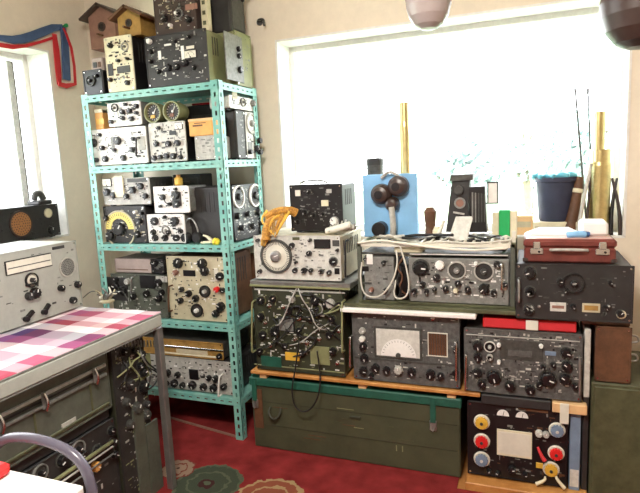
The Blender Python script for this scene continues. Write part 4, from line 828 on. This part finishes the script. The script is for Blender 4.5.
# right grey radio
d = Dev('tube_transceiver', 'grey radio with a crowded knob panel, beneath the red book and beside the brown box', 'radio', 'Y', YM, (463,325,583,400), BZ1, .40, 'darkgrey', 'midgrey', a0=-.270, a1=.215, z1=.752)
knobs(d, [(478,345,4.4),(478,356,3.6),(478,372,4),(482,383,3.6),(494,376,6),(510,385,4.4),(530,388,4),(566,352,4.6),(567,365,4.4),(565,378,5),(548,378,7),(543,366,2.4),(553,364,2.4),(539,384,2.6),(575,385,3),(490,356,2.6)],skirt='darkgrey')
d.dial(490,346,5.4,'black','palegrey','lightgrey'); d.knob(490,356,3,'lightgrey'); d.knob(499,344,2,'white'); d.knob(499,361,1.8,'white'); d.knob(541,345,2,'white'); d.plate(545,351,556,355,'slate_blue',.003); d.plate(508,350,532,356,'midgrey',.003); 
d.plate(500,340,543,360,'darkgrey',.002,'name_plate'); d.handle(467,352,466,388,'chrome',.03,.004); d.handle(579,356,579,392,'steel',.03,.004)
d.marks(160,('palegrey','black','lightgrey','grey'),28); d.plate(466,337,580,338,'lightgrey',.003,'trim_strip'); d.end()
k = MB(); k.box(-.19, 2.45, .752, .19, 2.75, .799, 'red', .004); k.box(-.185, 2.448, .758, .185, 2.452, .793, 'ribbon_red')
tag(k.build('red_book', loc=(0,2.6,.752)), 'flat bright red book lying on the crowded-panel grey radio', 'book')
k = MB(); k.box(-.17, 2.46, .785, -.03, 2.80, .806, 'charcoal', .003)
k = MB(); k.box(-.05, 2.455, .799, .20, 2.80, .806, 'olive_dark', .002); k.box(-.01, 2.432, .757, .04, 2.442, .800, 'offwhite', .002)
tag(k.build('packing_strip', loc=(.07,2.6,.799)), 'dark packing strip with a pale tag between the red book and the large black radio', 'strip')
# right cabinet
o = empty('metal_cabinet', (.40, 2.66, 0), 'tall olive brown cabinet standing on the floor at the right end of the row', 'cabinet')
k = MB(); k.box(.252, 2.44, 0, .62, 2.90, .545, 'olive', .006); k.build('body', o)
k = MB(FY(2.44)); k.box(.262, .03, 0, .61, .53, .008, 'olive', .004); k.build('door', o); 
k = MB(FY(2.432)); k.tube([(.59,.38,0),(.59,.38,.02),(.59,.30,.02),(.59,.30,0)], .005, 'steel'); k.build('handle', o)
d = Dev('wooden_radio_box', 'brown wooden box with side rings, standing on the olive cabinet under the black radio', 'box', 'Y', 2.45, (592,322,630,375), .545, .35, 'brown', 'brown', a0=.262, a1=.395, z1=.79)
d.end()
for z_ in (.735, .655): k = MB(FX_(.395)); k.tube([(2.47,z_+.015,0),(2.47,z_+.015,.025),(2.47,z_-.012,.03),(2.47,z_-.015,0)], .004, 'steel'); k.build('ring', d.o)
k = MB(); k.box(.222, 2.45, .47, .246, 2.70, .77, 'palegrey', .003); k.box(.222, 2.45, .042, .246, 2.7, .47, 'charcoal', .003)
tag(k.build('upright_panel', loc=(.23,2.6,.042)), 'narrow upright panel with a pale top, between the grey radio and the cabinet', 'panel')
k = MB(); k.box(.21, 2.46, .79, .39, 2.8, .806, 'brown', .003); tag(k.build('brown_board', loc=(.3,2.6,.79)), 'thin brown board on the brown wooden box under the black radio', 'board')
# large black radio
d = Dev('black_receiver', 'large black radio with brass name plates, beneath the red leather suitcase', 'radio', 'Y', 2.43, (518,265,634,318), .806, .40, 'charcoal', 'charcoal', a0=-.052, a1=.392, z1=1.050)
knobs(d, [(530,291,4.6),(529,309,4.6),(530,272,5.4),(620,313,3.4),(560,281,3),(610,282,2.2),(566,290,2)],skirt='darkgrey')
d.knob(530,292,3.6,'lightgrey'); d.knob(530,308,3.4,'lightgrey'); d.dial(574,283,10,'charcoal','black','black',20,tick='darkgrey'); d.knob(574,283,2.5,'white'); d.plate(550,302,566,311,'palegrey',.003); d.plate(552,305,564,308,'pinkbrown',.004); d.plate(582,303,600,312,'beige',.003); d.plate(584,305,598,310,'yellowwood',.004)
d.switch(539,306,'white'); d.switch(608,306,'white'); knobs(d, [(573,306,2.4),(606,307,2.2)])
aa, bb = d.at(621, 314); d.extra('ring', lambda k: k.ring(aa, max(bb,.83), .005, .012, .012, .018, 'cream', 20)); d.handle(519,278,519,300,'steel'); d.plate(541,267,547,268.5,'grey'); d.marks(30,('grey','darkgrey','darkgrey'),29).end()
# suitcase
zs_ = 1.050; F = FY(2.46); o = empty('suitcase', (.16, 2.6, zs_), 'red brown leather suitcase with chrome locks, lying flat on the large black radio', 'suitcase')
a0, a1 = -.020, .330; zt6 = zs_+.100
k = MB(F); k.box(a0, zs_, -.26, a1, zs_+.064, 0, 'leather', .008); k.build('body', o)
k = MB(F); k.box(a0-.003, zs_+.064, -.262, a1+.003, zt6, .003, 'leather', .010); k.box(a0+.012, zt6-.001, -.25, a1-.012, zt6+.003, -.010, 'leather_top_lit', .002); k.build('lid', o)  # paler lid top: window light put into the leather colour
for x in (a0+.05, a1-.05):
    k = MB(F); k.box(x-.026, zs_+.036, 0, x+.026, zs_+.062, .008, 'chrome', .003); k.box(x-.014, zs_+.060, .003, x+.014, zs_+.09, .010, 'chrome', .003); k.cyl(x+.01, zs_+.048, .008, .011, .005, 'charcoal', 10); k.build('lock', o)
k = MB(F); xm = (a0+a1)/2; k.tube([(xm-.07,zs_+.055,0),(xm-.066,zs_+.058,.02),(xm-.05,zs_+.060,.026),(xm+.05,zs_+.060,.026),(xm+.066,zs_+.058,.02),(xm+.07,zs_+.055,0)], .006, 'lightgrey', 8); k.build('handle', o)
for x in (a0+.006, a1-.006): k = MB(F); k.box(x-.012, zs_+.002, -.01, x+.012, zs_+.02, .002, 'dark_brown', .003); k.build('corner_guard', o)
# papers and stuff behind
zt7 = zt6+.003
k = MB(); 
for i in range(5): k.box(.0+.01*i, 2.56+.004*i, zt7+i*.004, .20-.008*i, 2.70, zt7+(i+1)*.004, 'paper')
tag(k.build('paper_stack', loc=(.1,2.63,zt7)), 'stack of white papers lying on the red brown suitcase at its left', 'papers')
k = MB(); k.tube([(.15,2.50,zt7+.010),(.18,2.49,zt7+.016),(.22,2.50,zt7+.012)], .013, 'skyblue', 8); k.tube([(.17,2.515,zt7+.010),(.20,2.51,zt7+.018),(.235,2.52,zt7+.010)], .011, 'blue', 8)
tag(k.build('blue_cloth', loc=(.19,2.5,zt7)), 'small crumpled blue cloth lying on the red brown suitcase', 'cloth')
k = MB(); k.box(.205, 2.54, zt7, .31, 2.68, zt7+.06, 'paper', .01); tag(k.build('white_box', loc=(.26,2.6,zt7)), 'low white box on the right half of the red brown suitcase', 'box')
# bucket on the sill
a = P(1, 3.08, 556, 190); zt8 = P(1,3.08,556,176).z; cx = a.x
k = MB(); k.box(cx-.11, 3.0, SZ, cx+.11, 3.17, SZ+.07, 'cream', .004); k.box(cx-.10, 2.999, SZ+.02, cx+.08, 3.001, SZ+.05, 'beige'); tag(k.build('cream_box', loc=(cx,3.08,SZ)), 'low cream box on the windowsill carrying the black bucket', 'box')
bz = SZ+.07
o = empty('bucket', (cx, 3.085, bz), 'black ribbed bucket standing on the low cream box in the window', 'bucket')
k = MB(); k.lathe(cx, 3.085, [(.078,bz),(.082,bz+.01),(.096,zt8-.03),(.102,zt8-.028),(.102,zt8-.005),(.092,zt8-.005),(.074,bz+.01),(0,bz+.008)], 'navy', 32, cap=False); k.cyl(cx, 3.085, bz, bz+.006, .078, 'navy', 28); k.build('body', o)
k = MB(); k.tube([(cx-.10,3.085,zt8-.02),(cx-.115,3.03,zt8-.07),(cx-.11,3.02,bz+.04)], .004, 'chrome'); k.build('handle', o)
k = MB()
for i in range(9):
    t = i*2*PI/9; k.tube([(cx+math.cos(t)*.03,3.085+math.sin(t)*.03,zt8-.03),(cx+math.cos(t)*.07,3.085+math.sin(t)*.06,zt8+.01),(cx+math.cos(t+.5)*.105-.01,3.085+math.sin(t+.5)*.10,zt8-.0)], .02, 'cyan_bag', 8, (.026,.012))
tag(k.build('plastic_bag', loc=(cx,3.085,zt8-.03)), 'cyan blue plastic bag bunched on top of the black bucket', 'bag')
def lean(name, label, cat, u0, v0, u1, v1, y0, y1, r, m, zb=None, rs=None, extra=None):
    p = P(1, y0, u0, v0); q = P(1, y1, u1, v1); p.z = SZ+r if zb is None else zb
    k = MB(); k.tube([tuple(p), tuple((p+q)/2), tuple(q)], r, m, 10, rs); 
    if extra: extra(k, p, q)
    tag(k.build(name, loc=tuple(p)), label, cat, 'whip antennas in the window' if 'antenna' in name else None); return p, q
lean('leather_bottle', 'brown leather-covered bottle leaning beside the black bucket', 'bottle', 570,225,580,177, 3.02,3.05,.03,'brown',SZ+.03,(.036,.018), lambda k,p,q: k.tube([tuple(p*.3+q*.7), tuple(p*.22+q*.78)], .027, 'cream', 12))
lean('white_rod', 'white rod leaning in the window between the brown bottle and the wide brass case', 'rod', 577,228,591,163, 2.99,3.0,.009,'palegrey')
lean('dark_rod', 'dark rod leaning against the wide brass shell case', 'rod', 586,225,592,160, 3.0,3.05,.007,'dark_brown')
k = MB(); p = P(1, 3.12, 590, 165); 
lean('whip_antenna', 'long thin whip antenna rising by the wide brass case, the left of the two', 'antenna', 588,200,575,86, 3.14,3.16,.005,'darkgrey',SZ+.005,(.007,.004), lambda k,p,q: k.tube([tuple(q-Vector((0,0,.03))), tuple(q)], .005, 'darkgrey', 8))
lean('whip_antenna', 'shorter thin whip antenna rising by the wide brass case, the right of the two', 'antenna', 594,200,588,88, 3.14,3.15,.005,'darkgrey',SZ+.005,(.006,.0035), lambda k,p,q: k.tube([tuple(q-Vector((0,0,.03))), tuple(q)], .006, 'darkgrey', 8))
o = empty('pliers', (P(1,3.03,614,200).x, 3.03, SZ), 'dark long-handled pliers standing against the right window jamb', 'tool')
for i, (u0, u1, m) in enumerate(((611,617,'black'),(621,612,'dark_brown'))):
    p = P(1,3.03,u0,225); p.z = SZ; q = P(1,3.06,u1,178); k = MB(); k.tube([(p.x,3.03,SZ),(p.x*.6+q.x*.4+(-.008 if i == 0 else .008),3.04,(SZ+q.z)/2),(q.x,3.06,q.z)], .009, m, 8, (.012,.006)); k.build('handle' if i == 0 else 'jaw', o)
k = MB(); p = P(1,3.05,607,225); k.lathe(p.x+.008, 3.155, [(.022,SZ),(.022,SZ+.09),(.014,SZ+.11),(.012,SZ+.13)], 'brown', 16)
tag(k.build('small_bottle', loc=(p.x,3.155,SZ)), 'small brown bottle on the windowsill beside the dark pliers', 'bottle')
# small square wall bracket / tap left of window
o = empty('wall_hook', (-1.43, 2.98, 2.30), 'small dark metal hook bracket on the wall left of the window', 'hook'); F = FY(YB)
p = P(1, YB, 262, 22); k = MB(F); k.cyl(p.x-.012, p.z, 0, .008, .02, 'steel', 14); k.build('base', o)
k = MB(F); k.tube([(p.x-.02,p.z+.006,.006),(p.x,p.z+.005,.04),(p.x+.035,p.z+.002,.045),(p.x+.035,p.z-.035,.045)], .007, 'darkgrey', 8); k.build('hook_arm', o)
k = MB(F); p = P(1, YB, 268, 150)
for i, vv in enumerate((141, 153)): 
    pass
p1, p2 = P(0, RX1+.004, 266, 141), P(0, RX1+.004, 266, 152)
for i, pp in enumerate((p1, p2)):
    k = MB(FX_(RX1+.003)); k.cyl(RY1-.02, pp.z, 0, .02, .016, 'black', 14); k.build('clamp_knob', rack)
# hanging lamps
def pendant(u, v, y, R, H_, m, label, inner, name='pendant_lamp'):
    p = P(1, y, u, v); o = empty(name, (p.x, y, p.z), label, 'lamp', 'hanging lampshades'); k = MB(); z = p.z
    prof = [(0,z),(R*.35,z+H_*.02),(R*.62,z+H_*.09),(R*.85,z+H_*.24),(R*.97,z+H_*.42),(R,z+H_*.6),(R*.9,z+H_*.8),(R*.55,z+H_*.95),(.03,z+H_)]
    k.lathe(p.x, y, prof, m, 40, cap=False); k.build('lamp_shade', o)
    k = MB(); k.lathe(p.x, y, [(.032,z+H_-.01),(.036,z+H_+.03),(.012,z+H_+.05),(.008,z+H_+.06)], inner, 20); k.build('lamp_holder', o)
    k = MB(); k.tube([(p.x,y,z+H_+.05),(p.x,y,ZC)], .005, 'black', 8); k.cyl(p.x, y, ZC-.03, ZC, .045, inner, 20); k.build('cord', o)
pendant(429, 30, 2.2, .088, .21, 'mauve_glass', 'grey frosted round lampshade hanging in front of the window, near the top middle', 'brass')
pendant(641, 49, 2.0, .120, .24, 'dark_brown', 'dark brown round lampshade hanging at the top right corner', 'brass')

# ------------------------------------------------------------------ left side: table and things
TZ = .875; TX1 = -1.568; TY1 = 1.996; TX0 = -2.70; TY0 = .35
o = empty('work_table', ((TX0+TX1)/2, (TY0+TY1)/2, 0), 'grey metal work table with a deep apron standing along the left wall', 'table')
k = MB(); k.box(TX0, TY0, TZ-.012, TX1, TY1, TZ-.004, 'grey', .002); k.build('table_top', o)
k = MB(); k.box(TX1-.03, TY0, TZ-.068, TX1, TY1, TZ-.012, 'radio_grey', .006); k.box(TX0+.03, TY1-.03, TZ-.068, TX1-.03, TY1, TZ-.012, 'lightgrey', .004); k.box(TX1-.028, TY0, TZ-.074, TX1-.004, TY1, TZ-.068, 'grey'); k.build('apron', o)
for x in (TX0, TX1-.034):
    for y in (TY0, TY1-.034): k = MB(); k.box(x, y, .008, x+.034, y+.034, TZ-.068, 'steel_band', .004); k.build('leg', o)
k = MB(); nx, ny = 40, 60; z = TZ-.004; vs = []; r_ = random.Random(5)
for i in range(nx+1):
    for j in range(ny+1):
        x = TX0+.01+(TX1-TX0-.012)*i/nx; y = TY0+.01+(TY1-TY0-.012)*j/ny
        vs.append((x, y, z+.003+.0012*math.sin(x*40+y*13)+.001*math.sin(y*55)))
n0 = len(vs); vs += [(x, y, z) for x, y, _ in vs]
fs = [(i*(ny+1)+j, (i+1)*(ny+1)+j, (i+1)*(ny+1)+j+1, i*(ny+1)+j+1) for i in range(nx) for j in range(ny)]
for j in range(ny): q = nx*(ny+1); fs.append((q+j, n0+q+j, n0+q+j+1, q+j+1))
for i in range(nx): a_ = i*(ny+1)+ny; b_ = (i+1)*(ny+1)+ny; fs.append((a_, b_, n0+b_, n0+a_))
k.add(vs, fs, 'plaid_cloth', True)
tag(k.build('tablecloth', loc=(-2.2,1.3,z)), 'pink, purple and white plaid cloth spread on the grey work table', 'tablecloth')
CT = TZ-.004+.003+.0015
# grey radio on the table, facing +x
d = Dev('table_radio', 'pale grey table radio with slim scale window and round speaker, on the plaid cloth', 'radio', 'X', -2.027, (0,254,80,303), CT, .34, 'radio_grey', 'radio_grey', a0=1.40, a1=1.985, z1=1.2035, ch=.008)
d.meter(4,258,50,270,'offwhite','black','scale_window',arc=False,label='slim tuning scale window'); d.plate(5,264,49,265,'darkgrey',.0075,'scale_line')
d.disc(66,267,9.5,'grey','lightgrey'); d.dial(30,280,7.5,'offwhite','black','charcoal'); d.plate(24,283,36,285,'black',.012,'name_plate'); d.knob(33,293,5.5); d.knob(27,296,4,'charcoal')
d.knob(59,288,3.2); d.knob(77,284,3.2); d.knob(71,300,3.4); d.plate(51,246,63,249,'charcoal',.004)
for u0, v0, u1, v1 in ((24,319,31,311),(42,312,47,304)):
    p_, q_ = d.at(u0, v0), d.at(u1, v1); d.extra('switch', lambda k, p_=p_, q_=q_: (k.quadbar(p_, q_, .016, (.005,.02), 'black'), k.cyl(p_[0], p_[1], .005, .024, .012, 'knob_black', 14)))
d.marks(25,('grey','darkgrey'),33); d.end()
# dark speaker radio on the left windowsill
d = Dev('wooden_speaker_radio', 'dark radio with an orange brown round speaker on the left windowsill', 'radio', 'X', -2.725, (0,208,62,242), W2[2]+.012, .20, 'charcoal', 'charcoal', a0=1.95, a1=2.56, z1=1.345)
d.disc(20,224,13,'speaker_cloth','dark_brown',hole='dark_brown'); d.disc(47,213,4.5,'cream','beige',name='indicator',holes=False); d.knob(50,231,4,skirt='darkgrey'); d.marks(20,('darkgrey','black'),34).end()
p = P(0, -2.78, 41, 202); z_ = 1.345
k = MB(); k.box(-2.84, p.y-.05, z_, -2.74, p.y+.05, z_+.025, 'charcoal', .006); k.tube([(-2.79,p.y-.04,z_+.03),(-2.79,p.y-.03,z_+.065),(-2.79,p.y+.01,z_+.07),(-2.79,p.y+.03,z_+.03)], .018, 'darkgrey', 10)
tag(k.build('telephone_handset', loc=(-2.79,p.y,z_)), 'small dark grey handset-like gadget on the orange-speaker radio', 'gadget')
# ornament on the table
p = P(2, CT, 107, 302); o = empty('figurine', (p.x, p.y, CT), 'small pale tangled ornament standing on the far corner of the plaid cloth', 'ornament')
k = MB(); k.lathe(p.x, p.y, [(.035,CT),(.036,CT+.008),(.02,CT+.015)], 'beige', 16); k.build('base', o)
k = MB(); r_ = random.Random(9)
for i in range(9): t = 2*PI*i/9; k.tube([(p.x+math.cos(t)*.008,p.y+math.sin(t)*.008,CT+.012),(p.x+math.cos(t)*.03,p.y+math.sin(t)*.03,CT+.03+r_.random()*.02),(p.x+math.cos(t+.6)*.05,p.y+math.sin(t+.6)*.05,CT+.02+r_.random()*.05)], .006, r_.choice(('offwhite','beige','grey')), 6, (.009,.003))
k.build('body', o)
for i in range(2):
    t = .8+i*2.2; k = MB(); k.tube([(p.x,p.y,CT+.03),(p.x+math.cos(t)*.09,p.y+math.sin(t)*.06,CT+.06),(p.x+math.cos(t)*.16,p.y+math.sin(t)*.03,CT+.012)], .0022, 'darkgrey', 6); k.build('wire', o)
# ribbons over left window, hanging on a nail
RB = -2.74
A = lambda u, v, c=0: (P(0, RB+c, u, v).y, P(0, RB+c, u, v).z, c)
o = empty('ribbon_garland', A_ := (RB, P(0, RB, 62, 27).y, P(0, RB, 62, 27).z), 'red and dark blue ribbon swagged over the left window and hanging at its corner', 'ribbon')
s_ = abs(P(0, RB, 60, 50).z-P(0, RB, 60, 51).z)
k = MB(FX_(RB)); k.strip([A(-14,38),A(0,38),A(12,40),A(22,39),A(32,36),A(42,32),A(52,28),A(62,27)], [w*s_ for w in (3,5,7,8,8,8,7,5)], .008, 'ribbon_blue'); 
k.strip([A(62,27,.004),A(64,40,.004),A(65,60,.004),A(66,80,.004)], [w*s_ for w in (6,8,9,9)], .012, 'ribbon_blue'); k.build('blue_band', o)
k = MB(FX_(RB)); k.strip([A(-14,43,-.004),A(0,45,-.004),A(12,47,-.004),A(25,46,-.004),A(40,42,-.004),A(55,37,-.004)], [w*s_ for w in (3,4,4,3,2.5,2.5)], .005, 'ribbon_red')
k.strip([A(54,34,-.003),A(56,50,-.003),A(58,72,-.003),A(59,85,-.003)], [w*s_ for w in (5,7,7,5)], .006, 'ribbon_red')
k.strip([A(58,84,.018),A(66,86,.018),A(75,84,.018),A(74,66,.018),A(71,48,.018),A(66,34,.018),A(63,28,.018)], [w*s_ for w in (4,5,3.5,3,3,2.6,2)], .005, 'ribbon_red'); k.build('red_band', o)
k = MB(FX_(XL)); a_ = A(63, 26); k.tube([(a_[0],a_[1],0),(a_[0],a_[1],.04)], .005, 'green', 6); k.cyl(a_[0], a_[1], .03, .042, .012, 'green', 10); k.build('pin', o)

# under the table: cases and electronics facing +x
UX = -1.661
d = Dev('transit_case', 'olive grey transit case with clamped lid under the grey work table', 'case', 'X', UX, (0,400,110,470), .518, .55, 'olive_dark', 'greygreen', a0=.85, a1=1.723, z1=.786, ch=.01)
def ribs(k):
    k.box(.866, .714, .006, 1.706, .7275, .018, 'lightgrey', .003); k.box(.866, .674, .006, 1.706, .687, .018, 'grey', .003); k.box(.866, .696, .006, 1.706, .702, .012, 'charcoal'); k.box(.866, .5445, .006, 1.706, .558, .014, 'olive', .003)
    for y in (1.07, 1.34, 1.61): k.box(y, .558, .006, y+.011, .674, .012, 'olive', .003)
d.extra('reinforcing_rib', ribs)
for y in (1.0, 1.205, 1.385, 1.635):
    d.extra('clamp', lambda k, y=y: (k.box(y-.010, .670, .016, y+.010, .735, .024, 'grey', .003), k.tube([(y,.732,.024),(y+.004,.696,.036),(y,.665,.026)], .006, 'chrome', 8)))
d.plate(60,420,75,428,'lightgrey',.004); d.end()
k = MB(); k.box(UX-.5, .85, .478, UX-.01, 1.723, .518, 'charcoal', .004); tag(k.build('shelf_board', loc=(UX-.25,1.3,.478)), 'dark board under the transit case below the work table', 'board')
d = Dev('lower_chassis', 'dark open chassis with dials on the carpet below the transit case', 'instrument', 'X', UX+.0, (0,450,120,493), .008, .50, 'black', 'charcoal', a0=.85, a1=1.723, z1=.478)
knobs(d, [(110,430,4),(112,441,4),(115,452,3.6),(95,450,5),(80,455,5),(60,460,6)], skirt='darkgrey'); d.knob(93,466,5,'orange'); d.dial(75,440,9,'darkgrey','grey'); d.dial(36,455,9,'darkgrey','grey'); d.marks(60,('grey','lightgrey','darkgrey'),35)
for i, (z_, m) in enumerate(((.393,'olive_light'),(.3705,'palegrey'),(.339,'grey'))): d.extra('rail', lambda k, z_=z_, m=m: k.tube([(.98,z_,.03),(1.68,z_,.03)], .008 if i == 0 else .004, m, 8))
d.end(); d.o.name = 'open_chassis'
d = Dev('equipment_rack', 'dark greenish upright electronics rack at the far end under the work table', 'instrument', 'X', UX+.01, (115,335,160,493), .008, .50, 'olive_dark', 'charcoal', a0=1.737, a1=1.942, z1=.786)
r_ = random.Random(55)
for (u, v, r) in ((122,352,4),(132,350,3.6),(143,352,4),(124,368,5),(138,366,3.4),(148,368,4),(128,384,5),(142,386,5.4),(152,380,3.4),(124,402,4),(135,408,5.4),(148,412,4.6),(128,424,4),(150,400,3)): d.knob(u, v, r, r_.choice(('knob_black','knob_black','charcoal','darkgrey')), skirt='darkgrey')
d.plate(138,355,150,378,'olive_light',.003,'hatch'); d.plate(136,404,146,530,'greygreen',.012,'side_rail'); d.plate(148,418,160,530,'greygreen',.010,'side_rail')
for i in range(7):
    u, v = r_.uniform(118,150), r_.uniform(345,380); pts = [(u, v)]
    for j in range(4): u = min(155, max(116, u+r_.uniform(-10,12))); v += r_.uniform(2,14); pts.append((u, v))
    d.wire(pts, r_.choice(('cable_black','cable_black','grey','olive_light')), .004, .03)
for i in range(12): u = 120+i*3.2; d.plate(u, 340-(u-120)*.0, u+1.1, 347, 'grey', .004, 'cooling_fin')
d.marks(90,('grey','lightgrey','olive_light'),36).end()

# ------------------------------------------------------------------ foreground chair
YC = .96
o = empty('chair', (-1.2, .78, .008), 'chair with a bent purple grey tube back in the bottom left corner', 'chair')
Q = lambda a, b: (a*.8, 1.5-(1.5-b)*.8, 0)
k = MB(FY(YC)); pts = [(-1.72,.40),(-1.725,.52),(-1.69,.60),(-1.62,.655),(-1.53,.672),(-1.44,.672),(-1.35,.655),(-1.295,.62),(-1.268,.56),(-1.262,.40)]
k.tube([(-1.376,.40,0)]+[Q(a, b) for a, b in pts]+[(-1.01,.40,0)], .013, 'purple_grey', 16); k.build('backrest', o)
k = MB(); k.box(-1.40, .56, .40, -1.0, .965, .425, 'charcoal', .006); k.build('seat_frame', o)
k = MB(); k.box(-1.385, .57, .425, -1.02, .945, .47, 'navy', .015); k.build('seat', o)
for x in (-1.385, -1.015):
    for y in (.58, .95): k = MB(); k.tube([(x,y,.008),(x,y,.40)], .012, 'chrome', 12); k.build('leg', o)
k = MB(); k.box(-1.385, .54, .47, -1.018, .942, .7496, 'paper', .005)
tag(k.build('white_parcel', loc=(-1.2,.75,.47)), 'white box lying on the seat of the tube-backed chair', 'box')
k = MB(); a = P(1, .92, 0, 467); k.box(-1.38, .82, .7496, a.x+.035, .93, .785, 'red', .012)
tag(k.build('red_cushion', loc=(a.x,.87,.7496)), 'small bright red pouch on the white box at the left picture edge', 'pouch')

for ob in bpy.data.objects:
    if '_b' in ob: del ob['_b']
# ------------------------------------------------------------------ light
w = bpy.data.worlds.new('world'); bpy.context.scene.world = w; w.use_nodes = True
bg = w.node_tree.nodes['Background']; bg.inputs['Color'].default_value = (.93,.97,1,1); bg.inputs['Strength'].default_value = 7
def area(name, loc, rot, size, power, color=(1,1,1), sy=None):
    l = bpy.data.lights.new(name, 'AREA'); l.energy = power; l.size = size; l.color = color
    if sy: l.shape = 'RECTANGLE'; l.size_y = sy
    o_ = bpy.data.objects.new(name, l); col.objects.link(o_); o_.location = loc; o_.rotation_euler = rot; return o_
area('added_lamp_light', (L0[0], L0[1], ZC-.11), (math.radians(25), 0, 0), .4, 66, (1,.93,.84))  # added light under the unseen lamp, tilted towards the back wall
sc = bpy.context.scene
sc.view_settings.view_transform = 'Standard'; sc.view_settings.look = 'None'; sc.view_settings.gamma = 1; sc.view_settings.exposure = .6
sc.view_settings.use_curve_mapping = False
try: sc.cycles.use_denoising = True
except Exception: pass
